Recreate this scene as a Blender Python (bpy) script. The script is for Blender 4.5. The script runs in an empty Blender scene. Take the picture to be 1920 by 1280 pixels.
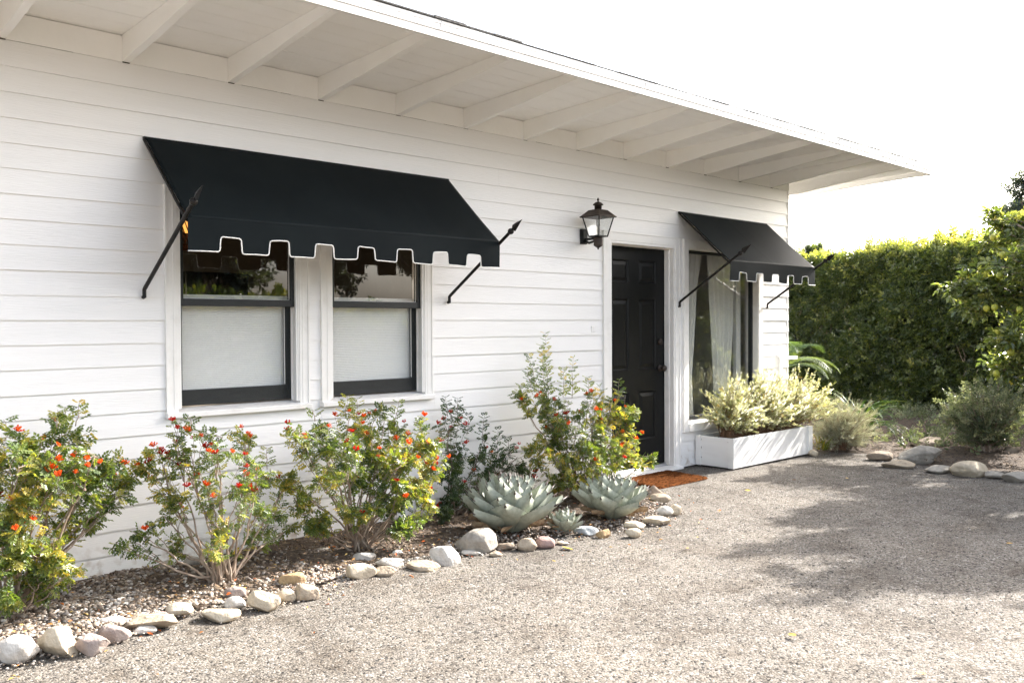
import bpy, math, random
import numpy as np
from mathutils import Vector, Matrix
R = math.radians
scene = bpy.context.scene
COL = scene.collection

# ------------------------------------------------------------------ camera
CAM = np.array([0.0, -5.004, 1.3597])
CR = np.array([0.72630888, -0.68735354, -0.00452953])
CU = np.array([0.01641887, 0.01076086, 0.99980729])
CF = np.array([0.68717234, 0.72624329, -0.01910128])
FPX = 1670.785
cd = bpy.data.cameras.new('camera')
cam = bpy.data.objects.new('camera', cd); COL.objects.link(cam)
cam.matrix_world = Matrix(((CR[0], CU[0], -CF[0], CAM[0]), (CR[1], CU[1], -CF[1], CAM[1]),
                           (CR[2], CU[2], -CF[2], CAM[2]), (0, 0, 0, 1)))
cd.sensor_width = 36; cd.lens = FPX / 1920 * 36
cd.clip_end = 2000; cd.clip_start = 0.05
cd.dof.use_dof = True; cd.dof.focus_distance = 5.6; cd.dof.aperture_fstop = 5.6
scene.camera = cam

# ------------------------------------------------------------------ light
SUN = np.array([1.0, -0.19, 0.69]); SUN /= np.linalg.norm(SUN)
world = bpy.data.worlds.new("World"); scene.world = world; world.use_nodes = True
nt = world.node_tree; nt.nodes.clear()
wo = nt.nodes.new('ShaderNodeOutputWorld'); bg = nt.nodes.new('ShaderNodeBackground')
sky = nt.nodes.new('ShaderNodeTexSky'); sky.sky_type = 'NISHITA'; sky.sun_disc = False
sky.sun_elevation = math.asin(SUN[2]); sky.sun_rotation = math.atan2(SUN[0], SUN[1])
sky.dust_density = 5.0; sky.air_density = 1.0; sky.ozone_density = 1.0; sky.altitude = 50
hs = nt.nodes.new('ShaderNodeHueSaturation'); hs.inputs['Saturation'].default_value = 0.55
nt.links.new(sky.outputs[0], hs.inputs['Color']); nt.links.new(hs.outputs[0], bg.inputs['Color'])
bg.inputs['Strength'].default_value = 0.125
nt.links.new(bg.outputs[0], wo.inputs['Surface'])
sl = bpy.data.lights.new('sun', 'SUN'); sl.energy = 3.35; sl.angle = R(0.55); sl.color = (1.0, 0.955, 0.90)
so = bpy.data.objects.new('sun', sl); COL.objects.link(so)
so.rotation_euler = Vector(SUN).to_track_quat('Z', 'Y').to_euler()
scene.view_settings.view_transform = 'Standard'; scene.view_settings.look = 'None'
scene.view_settings.exposure = 2.36; scene.view_settings.gamma = 1.0
scene.render.engine = 'CYCLES'
scene.cycles.max_bounces = 10; scene.cycles.diffuse_bounces = 7; scene.cycles.transparent_max_bounces = 16
scene.cycles.caustics_reflective = False; scene.cycles.caustics_refractive = False

# ------------------------------------------------------------------ helpers
def ray(u, v): return CF + CR * (u - 960) / FPX + CU * (640 - v) / FPX
def on_y(u, v, y=0.0):
    d = ray(u, v); return CAM + d * (y - CAM[1]) / d[1]
def on_z(u, v, z=0.0):
    d = ray(u, v); return CAM + d * (z - CAM[2]) / d[2]
def on_x(u, v, x):
    d = ray(u, v); return CAM + d * (x - CAM[0]) / d[0]
def depth(p): return float((np.asarray(p) - CAM) @ CF)

def tag(o, label=None, cat=None, group=None, kind=None):
    if label: o['label'] = label
    if cat: o['category'] = cat
    if group: o['group'] = group
    if kind: o['kind'] = kind
    return o
def empty(name, loc, label=None, cat=None, group=None, kind=None):
    o = bpy.data.objects.new(name, None); COL.objects.link(o); o.location = loc
    o.empty_display_size = 0.1
    return tag(o, label, cat, group, kind)
def wmat(q):
    return (wmat(q.parent) @ q.matrix_parent_inverse @ q.matrix_basis) if q.parent else q.matrix_basis.copy()
def link(o, parent):
    COL.objects.link(o)
    if parent:
        o.parent = parent
        o.matrix_parent_inverse = wmat(parent).inverted()
    return o
def mesh_np(name, V, F, mats, parent=None, rnd=None, smooth=False, midx=None):
    """V (n,3), F (m,k) same-size faces"""
    V = np.asarray(V, np.float32); F = np.asarray(F, np.int32)
    me = bpy.data.meshes.new(name)
    me.vertices.add(len(V)); me.vertices.foreach_set('co', V.ravel())
    k = F.shape[1]
    me.loops.add(F.size); me.loops.foreach_set('vertex_index', F.ravel())
    me.polygons.add(len(F)); me.polygons.foreach_set('loop_start', np.arange(0, F.size, k, dtype=np.int32))
    me.polygons.foreach_set('loop_total', np.full(len(F), k, np.int32))
    if midx is not None: me.polygons.foreach_set('material_index', np.asarray(midx, np.int32))
    me.polygons.foreach_set('use_smooth', np.full(len(F), smooth))
    if rnd is not None:
        a = me.attributes.new('rnd', 'FLOAT', 'FACE'); a.data.foreach_set('value', np.asarray(rnd, np.float32))
    me.update(calc_edges=True)
    for m in (mats if isinstance(mats, (list, tuple)) else [mats]): me.materials.append(m)
    return link(bpy.data.objects.new(name, me), parent)
def mesh_py(name, V, F, mats, parent=None, smooth=False, midx=None):
    me = bpy.data.meshes.new(name); me.from_pydata([tuple(map(float, v)) for v in V], [], F)
    if midx is not None: me.polygons.foreach_set('material_index', midx)
    me.polygons.foreach_set('use_smooth', [smooth] * len(me.polygons))
    me.update()
    for m in (mats if isinstance(mats, (list, tuple)) else [mats]): me.materials.append(m)
    return link(bpy.data.objects.new(name, me), parent)

class MB:
    def __init__(s): s.V = []; s.F = []; s.M = []
    def add(s, V, F, m=0):
        n = len(s.V); s.V += [tuple(v) for v in V]; s.F += [tuple(i + n for i in f) for f in F]; s.M += [m] * len(F); return s
    def box(s, x0, x1, y0, y1, z0, z1, m=0):
        return s.add([(x0, y0, z0), (x1, y0, z0), (x1, y1, z0), (x0, y1, z0), (x0, y0, z1), (x1, y0, z1), (x1, y1, z1), (x0, y1, z1)],
                     [(0, 3, 2, 1), (4, 5, 6, 7), (0, 1, 5, 4), (1, 2, 6, 5), (2, 3, 7, 6), (3, 0, 4, 7)], m)
    def hexa(s, p, m=0):
        return s.add(p, [(0, 3, 2, 1), (4, 5, 6, 7), (0, 1, 5, 4), (1, 2, 6, 5), (2, 3, 7, 6), (3, 0, 4, 7)], m)
    def extrude_x(s, prof, x0, x1, m=0):
        n = len(prof)
        V = [(x0, y, z) for y, z in prof] + [(x1, y, z) for y, z in prof]
        F = [(i, (i + 1) % n, n + (i + 1) % n, n + i) for i in range(n)] + [tuple(range(n - 1, -1, -1)), tuple(range(n, 2 * n))]
        return s.add(V, F, m)
    def tube(s, pts, rad, n=6, m=0, cap=True):
        pts = [np.array(p, float) for p in pts]
        if not isinstance(rad, (list, tuple, np.ndarray)): rad = [rad] * len(pts)
        V = []; F = []; ref = None
        for i, p in enumerate(pts):
            t = pts[min(i + 1, len(pts) - 1)] - pts[max(i - 1, 0)]; t /= (np.linalg.norm(t) + 1e-9)
            if ref is None: ref = np.array([0, 0, 1.0]) if abs(t[2]) < .9 else np.array([1.0, 0, 0])
            a = np.cross(t, ref); a /= (np.linalg.norm(a) + 1e-9); b = np.cross(t, a); ref = -b if False else ref
            for k in range(n):
                th = 2 * math.pi * k / n; V.append(p + (a * math.cos(th) + b * math.sin(th)) * rad[i])
        for i in range(len(pts) - 1):
            for k in range(n):
                k2 = (k + 1) % n; F.append((i * n + k, i * n + k2, (i + 1) * n + k2, (i + 1) * n + k))
        if cap: F.append(tuple(range(n - 1, -1, -1))); F.append(tuple((len(pts) - 1) * n + k for k in range(n)))
        return s.add(V, F, m)
    def lathe(s, prof, c, n=16, m=0, sx=1.0, sy=1.0, rot=0.0):
        V = []; F = []
        for r, z in prof:
            for k in range(n):
                th = 2 * math.pi * k / n + rot; V.append((c[0] + r * sx * math.cos(th), c[1] + r * sy * math.sin(th), c[2] + z))
        for i in range(len(prof) - 1):
            for k in range(n):
                k2 = (k + 1) % n; F.append((i * n + k, i * n + k2, (i + 1) * n + k2, (i + 1) * n + k))
        F.append(tuple(range(n - 1, -1, -1))); F.append(tuple((len(prof) - 1) * n + k for k in range(n)))
        return s.add(V, F, m)
    def build(s, name, mats, parent=None, smooth=False, bevel=0.0):
        o = mesh_py(name, s.V, s.F, mats, parent, smooth, s.M)
        if bevel:
            b = o.modifiers.new('bevel', 'BEVEL'); b.width = bevel; b.segments = 2; b.limit_method = 'ANGLE'; b.angle_limit = R(40)
        return o

# ------------------------------------------------------------------ materials
def mat(name, base, rough=.6, var=0.0, vscale=8.0, col2=None, bump=0.0, bscale=60.0, metallic=0.0, spec=0.5, detail=6, stretch=None, lo=.4, hi=.62):
    m = bpy.data.materials.new(name); m.use_nodes = True; n = m.node_tree.nodes; L = m.node_tree.links
    p = n['Principled BSDF']; p.inputs['Base Color'].default_value = (*base, 1); p.inputs['Roughness'].default_value = rough
    p.inputs['Metallic'].default_value = metallic; p.inputs['Specular IOR Level'].default_value = spec
    tc = n.new('ShaderNodeTexCoord'); mp = n.new('ShaderNodeMapping'); L.new(tc.outputs['Object'], mp.inputs[0])
    if stretch: mp.inputs['Scale'].default_value = stretch
    if col2 is not None:
        t = n.new('ShaderNodeTexNoise'); t.inputs['Scale'].default_value = vscale; t.inputs['Detail'].default_value = detail
        L.new(mp.outputs[0], t.inputs['Vector'])
        mr = n.new('ShaderNodeMapRange'); mr.inputs['From Min'].default_value = lo; mr.inputs['From Max'].default_value = hi; L.new(t.outputs[0], mr.inputs['Value'])
        mx = n.new('ShaderNodeMix'); mx.data_type = 'RGBA'; mx.inputs[6].default_value = (*base, 1); mx.inputs[7].default_value = (*col2, 1)
        L.new(mr.outputs[0], mx.inputs[0]); L.new(mx.outputs[2], p.inputs['Base Color'])
    if bump:
        t2 = n.new('ShaderNodeTexNoise'); t2.inputs['Scale'].default_value = bscale; t2.inputs['Detail'].default_value = 5
        L.new(mp.outputs[0], t2.inputs['Vector'])
        b = n.new('ShaderNodeBump'); b.inputs['Strength'].default_value = 1.0; b.inputs['Distance'].default_value = bump
        L.new(t2.outputs[0], b.inputs['Height']); L.new(b.outputs[0], p.inputs['Normal'])
    return m

def schlick(n, L, f0, scale):
    lw = n.new('ShaderNodeLayerWeight'); lw.inputs['Blend'].default_value = .5
    pw = n.new('ShaderNodeMath'); pw.operation = 'POWER'; pw.inputs[1].default_value = 5; L.new(lw.outputs['Facing'], pw.inputs[0])
    ma = n.new('ShaderNodeMath'); ma.operation = 'MULTIPLY_ADD'; ma.inputs[1].default_value = (1 - f0) * scale; ma.inputs[2].default_value = f0 * scale; ma.use_clamp = True
    L.new(pw.outputs[0], ma.inputs[0]); return ma
def leaf_mat(name, stops, trans=.45, gloss=.35, rough=.35, tcol=None, tboost=1.6):
    m = bpy.data.materials.new(name); m.use_nodes = True; n = m.node_tree.nodes; L = m.node_tree.links
    n.clear(); out = n.new('ShaderNodeOutputMaterial')
    at = n.new('ShaderNodeAttribute'); at.attribute_name = 'rnd'
    cr = n.new('ShaderNodeValToRGB'); cr.color_ramp.elements.remove(cr.color_ramp.elements[0])
    for i, (pos, c) in enumerate(stops):
        e = cr.color_ramp.elements[0] if i == 0 else cr.color_ramp.elements.new(pos)
        e.position = pos; e.color = (*c, 1)
    L.new(at.outputs['Fac'], cr.inputs[0])
    d = n.new('ShaderNodeBsdfDiffuse'); t = n.new('ShaderNodeBsdfTranslucent'); g = n.new('ShaderNodeBsdfGlossy')
    g.inputs['Roughness'].default_value = rough; g.inputs['Color'].default_value = (1, 1, 1, 1)
    L.new(cr.outputs[0], d.inputs[0])
    tm = n.new('ShaderNodeMix'); tm.data_type = 'RGBA'; tm.blend_type = 'MULTIPLY'; tm.inputs[0].default_value = 1.0
    tc = tcol or (1.0, 1.0, .35)
    tm.inputs[7].default_value = (tc[0] * tboost, tc[1] * tboost, tc[2] * tboost, 1)
    L.new(cr.outputs[0], tm.inputs[6]); L.new(tm.outputs[2], t.inputs[0])
    a = n.new('ShaderNodeMixShader'); a.inputs[0].default_value = trans; L.new(d.outputs[0], a.inputs[1]); L.new(t.outputs[0], a.inputs[2])
    ml = schlick(n, L, .04, gloss * 2)
    b = n.new('ShaderNodeMixShader'); L.new(ml.outputs[0], b.inputs[0]); L.new(a.outputs[0], b.inputs[1]); L.new(g.outputs[0], b.inputs[2])
    L.new(b.outputs[0], out.inputs[0])
    return m

M_white = mat('white_paint', (.84, .825, .80), .42, col2=(.79, .77, .74), vscale=3, bump=.0012, bscale=45, stretch=(1, 1, 5), lo=.45, hi=.75)
M_siding = mat('siding_paint', (.84, .825, .81), .38, col2=(.80, .785, .765), vscale=2.2, bump=.0016, bscale=30, stretch=(.35, 1, 6), lo=.45, hi=.8)
M_trim = mat('trim_paint', (.84, .82, .79), .35, col2=(.72, .69, .64), vscale=9, bump=.001, bscale=50, lo=.55, hi=.85)
M_eave = mat('eave_paint', (.90, .89, .865), .55, col2=(.87, .855, .82), vscale=5, bump=.002, bscale=35, lo=.45, hi=.8)
M_gap = mat('dark_gap', (.06, .045, .03), .9)
M_canvas = mat('black_canvas', (.0028, .0055, .0070), .6, col2=(.0055, .0090, .0105), vscale=2, bump=.0003, bscale=350, spec=.08)
pc = M_canvas.node_tree.nodes['Principled BSDF']; pc.inputs['Sheen Weight'].default_value = .0; pc.inputs['Sheen Roughness'].default_value = .35; pc.inputs['Sheen Tint'].default_value = (.75, .88, 1, 1)
M_cord = mat('white_cord', (.8, .78, .74), .7, bump=.0006, bscale=300)
M_sash = mat('sash_black', (.0018, .0035, .0045), .40, col2=(.004, .0065, .0075), vscale=14, bump=.0015, bscale=70, stretch=(1, 1, 4))
M_door = mat('door_black', (.0015, .0018, .002), .45, col2=(.003, .0033, .0036), vscale=5, bump=.0006, bscale=40, stretch=(6, 1, 1), spec=.25)
M_iron = mat('wrought_iron', (.006, .006, .006), .45, col2=(.018, .014, .012), vscale=30, bump=.001, bscale=90, metallic=.5)
M_bronze = mat('weathered_bronze', (.03, .021, .017), .5, col2=(.055, .04, .032), vscale=18, bump=.0006, bscale=80, metallic=.5)
M_blkmetal = mat('black_metal', (.006, .007, .008), .35, metallic=.4, col2=(.014, .014, .014), vscale=30)
M_alum = mat('aluminium', (.45, .45, .46), .45, metallic=.8)
M_shingle = mat('roofing', (.05, .048, .046), .9, col2=(.09, .085, .08), vscale=40, bump=.004, bscale=80)
M_wallin = mat('interior_plaster', (.30, .25, .19), .8, col2=(.26, .22, .17), vscale=4)
M_floorin = mat('interior_floor', (.16, .10, .06), .5, col2=(.11, .07, .04), vscale=6)
M_tv = mat('screen_black', (.006, .006, .007), .2)
M_curtain = leaf_mat('sheer_linen', [(0, (.88, .87, .82)), (1, (.88, .87, .82))], trans=.22, gloss=0.02, tcol=(1, 1, .95), tboost=1.0)
M_blind = mat('cellular_shade', (.90, .89, .87), .8)
M_bark = mat('bark', (.26, .19, .14), .85, col2=(.42, .34, .27), vscale=30, bump=.003, bscale=60, stretch=(1, 1, .4))
M_barkd = mat('bark_dark', (.12, .085, .06), .85, col2=(.22, .17, .13), vscale=30, bump=.003, bscale=60)
M_soilin = mat('potting_soil', (.05, .032, .02), .95, col2=(.10, .065, .04), vscale=60, bump=.01, bscale=90)
M_coir = mat('coir', (.155, .058, .021), .95, col2=(.050, .020, .009), vscale=28, bump=.006, bscale=220, stretch=(1, 3, 1), spec=.0)

def splash(m):
    n = m.node_tree.nodes; L = m.node_tree.links; p = n['Principled BSDF']; src = p.inputs['Base Color'].links[0].from_socket
    tc = n.new('ShaderNodeTexCoord'); sx = n.new('ShaderNodeSeparateXYZ'); L.new(tc.outputs['Object'], sx.inputs[0])
    mr = n.new('ShaderNodeMapRange'); mr.inputs['From Min'].default_value = .22; mr.inputs['From Max'].default_value = .0; L.new(sx.outputs[2], mr.inputs['Value'])
    t = n.new('ShaderNodeTexNoise'); t.inputs['Scale'].default_value = 16; t.inputs['Detail'].default_value = 8; L.new(tc.outputs['Object'], t.inputs['Vector'])
    m2 = n.new('ShaderNodeMapRange'); m2.inputs['From Min'].default_value = .50; m2.inputs['From Max'].default_value = .72; L.new(t.outputs[0], m2.inputs['Value'])
    ml = n.new('ShaderNodeMath'); ml.operation = 'MULTIPLY'; L.new(mr.outputs[0], ml.inputs[0]); L.new(m2.outputs[0], ml.inputs[1])
    mx = n.new('ShaderNodeMix'); mx.data_type = 'RGBA'; mx.inputs[7].default_value = (.36, .27, .19, 1); L.new(ml.outputs[0], mx.inputs[0]); L.new(src, mx.inputs[6]); L.new(mx.outputs[2], p.inputs['Base Color'])
splash(M_siding)
def glass_mat():
    m = bpy.data.materials.new('window_glass'); m.use_nodes = True; n = m.node_tree.nodes; L = m.node_tree.links; n.clear()
    out = n.new('ShaderNodeOutputMaterial'); t = n.new('ShaderNodeBsdfTransparent'); g = n.new('ShaderNodeBsdfGlossy')
    t.inputs[0].default_value = (.97, .98, .975, 1); g.inputs['Roughness'].default_value = .0
    ml = schlick(n, L, .05, 2.5)
    nz = n.new('ShaderNodeTexNoise'); nz.inputs['Scale'].default_value = 2.5; nz.inputs['Detail'].default_value = 1
    tc = n.new('ShaderNodeTexCoord'); L.new(tc.outputs['Object'], nz.inputs['Vector'])
    b = n.new('ShaderNodeBump'); b.inputs['Distance'].default_value = .004; b.inputs['Strength'].default_value = .5; L.new(nz.outputs[0], b.inputs['Height']); L.new(b.outputs[0], g.inputs['Normal'])
    mx = n.new('ShaderNodeMixShader'); L.new(ml.outputs[0], mx.inputs[0]); L.new(t.outputs[0], mx.inputs[1]); L.new(g.outputs[0], mx.inputs[2])
    L.new(mx.outputs[0], out.inputs[0]); return m
M_glass = glass_mat()

def gravel_mat():
    m = bpy.data.materials.new('worn_asphalt'); m.use_nodes = True; n = m.node_tree.nodes; L = m.node_tree.links
    p = n['Principled BSDF']; p.inputs['Roughness'].default_value = .92; p.inputs['Specular IOR Level'].default_value = .12
    tc = n.new('ShaderNodeTexCoord')
    def vor(scale, feat='F1'):
        v = n.new('ShaderNodeTexVoronoi'); v.inputs['Scale'].default_value = scale; v.feature = feat; L.new(tc.outputs['Object'], v.inputs['Vector']); return v
    def noise(scale, det=5):
        v = n.new('ShaderNodeTexNoise'); v.inputs['Scale'].default_value = scale; v.inputs['Detail'].default_value = det; L.new(tc.outputs['Object'], v.inputs['Vector']); return v
    v1 = vor(88); v2 = vor(180)
    def ramp(src, stops, interp='CONSTANT'):
        r = n.new('ShaderNodeValToRGB'); r.color_ramp.interpolation = interp; els = r.color_ramp.elements
        els[0].position = stops[0][0]; els[0].color = (*stops[0][1], 1); els[1].position = stops[1][0]; els[1].color = (*stops[1][1], 1)
        for pos, c in stops[2:]:
            e = els.new(pos); e.color = (*c, 1)
        L.new(src, r.inputs[0]); return r
    s1 = n.new('ShaderNodeSeparateColor'); L.new(v1.outputs['Color'], s1.inputs[0])
    s2 = n.new('ShaderNodeSeparateColor'); L.new(v2.outputs['Color'], s2.inputs[0])
    st = [(0, (.022, .022, .022)), (.15, (.140, .127, .111)), (.32, (.187, .171, .151)), (.58, (.236, .219, .199)), (.76, (.165, .144, .122)), (.89, (.37, .355, .335)), (.955, (.064, .061, .057))]
    r1 = ramp(s1.outputs[0], st); r2 = ramp(s2.outputs[0], st)
    nm = noise(14, 3)
    mx = n.new('ShaderNodeMix'); mx.data_type = 'RGBA'; L.new(s1.outputs[1], mx.inputs[0]); L.new(r1.outputs[0], mx.inputs[6]); L.new(r2.outputs[0], mx.inputs[7])
    # broad wear
    nb = noise(.9, 6); rb = ramp(nb.outputs[0], [(.3, (.80, .79, .78)), (.7, (1.12, 1.10, 1.07))], 'LINEAR')
    m2 = n.new('ShaderNodeMix'); m2.data_type = 'RGBA'; m2.blend_type = 'MULTIPLY'; m2.inputs[0].default_value = 1
    L.new(mx.outputs[2], m2.inputs[6]); L.new(rb.outputs[0], m2.inputs[7])
    ns = noise(9, 8); rs = ramp(ns.outputs[0], [(.30, (.72, .70, .68)), (.48, (1, 1, 1))], 'LINEAR')
    m3 = n.new('ShaderNodeMix'); m3.data_type = 'RGBA'; m3.blend_type = 'MULTIPLY'; m3.inputs[0].default_value = 1
    L.new(m2.outputs[2], m3.inputs[6]); L.new(rs.outputs[0], m3.inputs[7]); vc = vor(.42, 'DISTANCE_TO_EDGE'); wn = noise(3.0, 6)
    wv = n.new('ShaderNodeMixRGB'); wv.blend_type = 'ADD'; wv.inputs[0].default_value = .10; L.new(tc.outputs['Object'], wv.inputs[1]); L.new(wn.outputs['Color'], wv.inputs[2]); L.new(wv.outputs[0], vc.inputs['Vector'])
    rc_ = ramp(vc.outputs['Distance'], [(.0, (.62, .60, .58)), (.003, (1, 1, 1))], 'LINEAR')
    mk = noise(.8, 2); rk = ramp(mk.outputs[0], [(.50, (0, 0, 0)), (.56, (1, 1, 1))], 'LINEAR')
    m4 = n.new('ShaderNodeMix'); m4.data_type = 'RGBA'; m4.blend_type = 'MULTIPLY'; L.new(rk.outputs[0], m4.inputs[0]); L.new(m3.outputs[2], m4.inputs[6]); L.new(rc_.outputs[0], m4.inputs[7])
    nw = noise(2.3, 9); rw = ramp(nw.outputs[0], [(.36, (.80, .775, .75)), (.5, (1, 1, 1)), (.68, (1.03, 1.02, 1.0))], 'LINEAR')
    m5 = n.new('ShaderNodeMix'); m5.data_type = 'RGBA'; m5.blend_type = 'MULTIPLY'; m5.inputs[0].default_value = 1; L.new(m4.outputs[2], m5.inputs[6]); L.new(rw.outputs[0], m5.inputs[7])
    L.new(m5.outputs[2], p.inputs['Base Color'])
    # bump
    def mathn(op, a, b):
        q = n.new('ShaderNodeMath'); q.operation = op
        for i, x in enumerate((a, b)):
            if isinstance(x, (int, float)): q.inputs[i].default_value = x
            else: L.new(x, q.inputs[i])
        return q.outputs[0]
    h = mathn('ADD', mathn('MULTIPLY', mathn('SUBTRACT', 1.0, v1.outputs['Distance']), .006), mathn('MULTIPLY', s1.outputs[2], .006))
    h = mathn('ADD', h, mathn('MULTIPLY', s2.outputs[1], .0025))
    h = mathn('ADD', h, mathn('MULTIPLY', ns.outputs[0], .012))
    b = n.new('ShaderNodeBump'); b.inputs['Strength'].default_value = .85; b.inputs['Distance'].default_value = 1.0
    L.new(h, b.inputs['Height']); L.new(b.outputs[0], p.inputs['Normal'])
    return m
M_drive = gravel_mat()
def soil_mat():
    m = mat('mulch_soil', (.055, .037, .025), .95, col2=(.13, .095, .065), vscale=25, bump=.015, bscale=70); return m
M_soil = soil_mat()
def rnd_mat(name, stops, rough=.6, bump=.002, bscale=60, spec=.4):
    m = bpy.data.materials.new(name); m.use_nodes = True; n = m.node_tree.nodes; L = m.node_tree.links; p = n['Principled BSDF']
    p.inputs['Roughness'].default_value = rough; p.inputs['Specular IOR Level'].default_value = spec
    at = n.new('ShaderNodeAttribute'); at.attribute_name = 'rnd'; cr = n.new('ShaderNodeValToRGB'); els = cr.color_ramp.elements
    els.remove(els[0])
    for i, (pos, c) in enumerate(stops):
        e = els[0] if i == 0 else els.new(pos)
        e.position = pos; e.color = (*c, 1)
    L.new(at.outputs['Fac'], cr.inputs[0]); L.new(cr.outputs[0], p.inputs['Base Color'])
    t = n.new('ShaderNodeTexNoise'); t.inputs['Scale'].default_value = bscale; tc = n.new('ShaderNodeTexCoord'); L.new(tc.outputs['Object'], t.inputs['Vector'])
    b = n.new('ShaderNodeBump'); b.inputs['Distance'].default_value = bump; L.new(t.outputs[0], b.inputs['Height']); L.new(b.outputs[0], p.inputs['Normal'])
    return m
M_pebble = rnd_mat('pebbles', [(0, (.06, .05, .042)), (.2, (.15, .11, .08)), (.42, (.26, .20, .15)), (.6, (.36, .30, .235)), (.78, (.17, .15, .14)), (.93, (.46, .42, .37)), (1, (.58, .54, .49))])
M_chip = rnd_mat('grit', [(0, (.05, .047, .045)), (.35, (.2, .18, .16)), (.7, (.38, .34, .3)), (1, (.55, .52, .48))])

rng = np.random.default_rng(7); random.seed(7)

# ================================================================== SETTING
# driveway: one big sheet, finer near the camera
def drive():
    xs = np.concatenate([np.linspace(-300, -8, 6), np.arange(-6, 13, .12), np.linspace(14, 320, 7)])
    ys = np.concatenate([np.linspace(-300, -9, 6), np.arange(-8, .4, .12), np.linspace(1, 320, 7)])
    X, Y = np.meshgrid(xs, ys); from math import sin
    Z = .006 * np.sin(X * 1.7 + .6 * Y) * np.sin(Y * 1.3) + .004 * np.sin(X * 3.9 + 1) * np.sin(Y * 4.3 + X)
    Z -= .006
    m = (X < -6) | (X > 13) | (Y < -8) | (Y > -.02); Z[m] = -.012
    V = np.stack([X, Y, Z], -1).reshape(-1, 3); nx = len(xs); ny = len(ys)
    i, j = np.meshgrid(np.arange(nx - 1), np.arange(ny - 1)); a = (j * nx + i).ravel()
    F = np.stack([a, a + 1, a + nx + 1, a + nx], -1)
    o = mesh_np('driveway', V, F, M_drive, smooth=True); tag(o, kind='structure')
drive()

BED = [(-3.0, -1.0), (.5, -1.0), (1.0, -1.02), (1.3, -1.02), (1.7, -.86), (1.95, -.96), (2.3, -1.06), (2.7, -.93), (3.3, -.97), (3.6, -1.0), (3.9, -1.1), (4.4, -1.25), (4.97, -1.24), (5.3, -1.1), (5.5, -.85), (5.62, -.62), (5.78, -.5), (5.86, .0)]
def bed_front(x): return float(np.interp(x, [p[0] for p in BED], [p[1] for p in BED]))
def bed_z(x, y): return .014 + .012 * math.sin(x * 5 + y * 7) * math.sin(y * 9 - x * 2) + .008 * math.sin(x * 13) * math.sin(y * 17)
def grid_sheet(name, xs, yf, yb, nv, zf, m):
    V = []; F = []
    for i, x in enumerate(xs):
        a, b = yf(x), yb(x)
        for j in range(nv + 1):
            t = j / nv; y = a + (b - a) * t; e = min(1, t * 6)
            V.append((x, y, -.02 + e * (.02 + zf(x, y))))
    for i in range(len(xs) - 1):
        for j in range(nv): q = i * (nv + 1) + j; F.append((q, q + nv + 1, q + nv + 2, q + 1))
    o = mesh_py(name, V, F, m, smooth=True); tag(o, kind='structure'); return o
grid_sheet('planting_bed', np.arange(-3, 5.86, .06), lambda x: bed_front(x) + .06, lambda x: .03, 20, bed_z, M_soil)
# far garden bed to the right
GB = [(-9.0, 8.2), (-3.2, 8.35), (-2.4, 8.5), (-1.8, 8.58), (-1.45, 8.72), (-1.0, 8.95), (-.6, 8.8), (-.4, 8.72), (0.1, 8.95), (7, 9.1)]
def gb_left(y): return float(np.interp(y, [p[0] for p in GB], [p[1] for p in GB]))
def garden():
    V = []; F = []; ys = np.arange(-9, 7, .12); nv = 60
    for y in ys:
        a = gb_left(y)
        for j in range(nv + 1):
            t = j / nv; x = a + (17.5 - a) * t; e = min(1, t * 12)
            z = .02 + .02 * math.sin(x * 4 + y * 3) * math.sin(y * 5) + .05 * t
            V.append((x, y, -.02 + e * (.02 + z)))
    for i in range(len(ys) - 1):
        for j in range(nv): q = i * (nv + 1) + j; F.append((q, q + 1, q + nv + 2, q + nv + 1))
    tag(mesh_py('garden_soil', V, F, M_soil, smooth=True), kind='structure')
garden()

# ================================================================== HOUSE
E_ = .1275; ZA = 2.413; XL = -3.0; XC = 8.905; XR = 9.85; YF = -1.166
house = empty('house', (3, 3.5, 0), 'white clapboard cottage with exposed rafter eaves and black front door', 'house')
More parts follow.
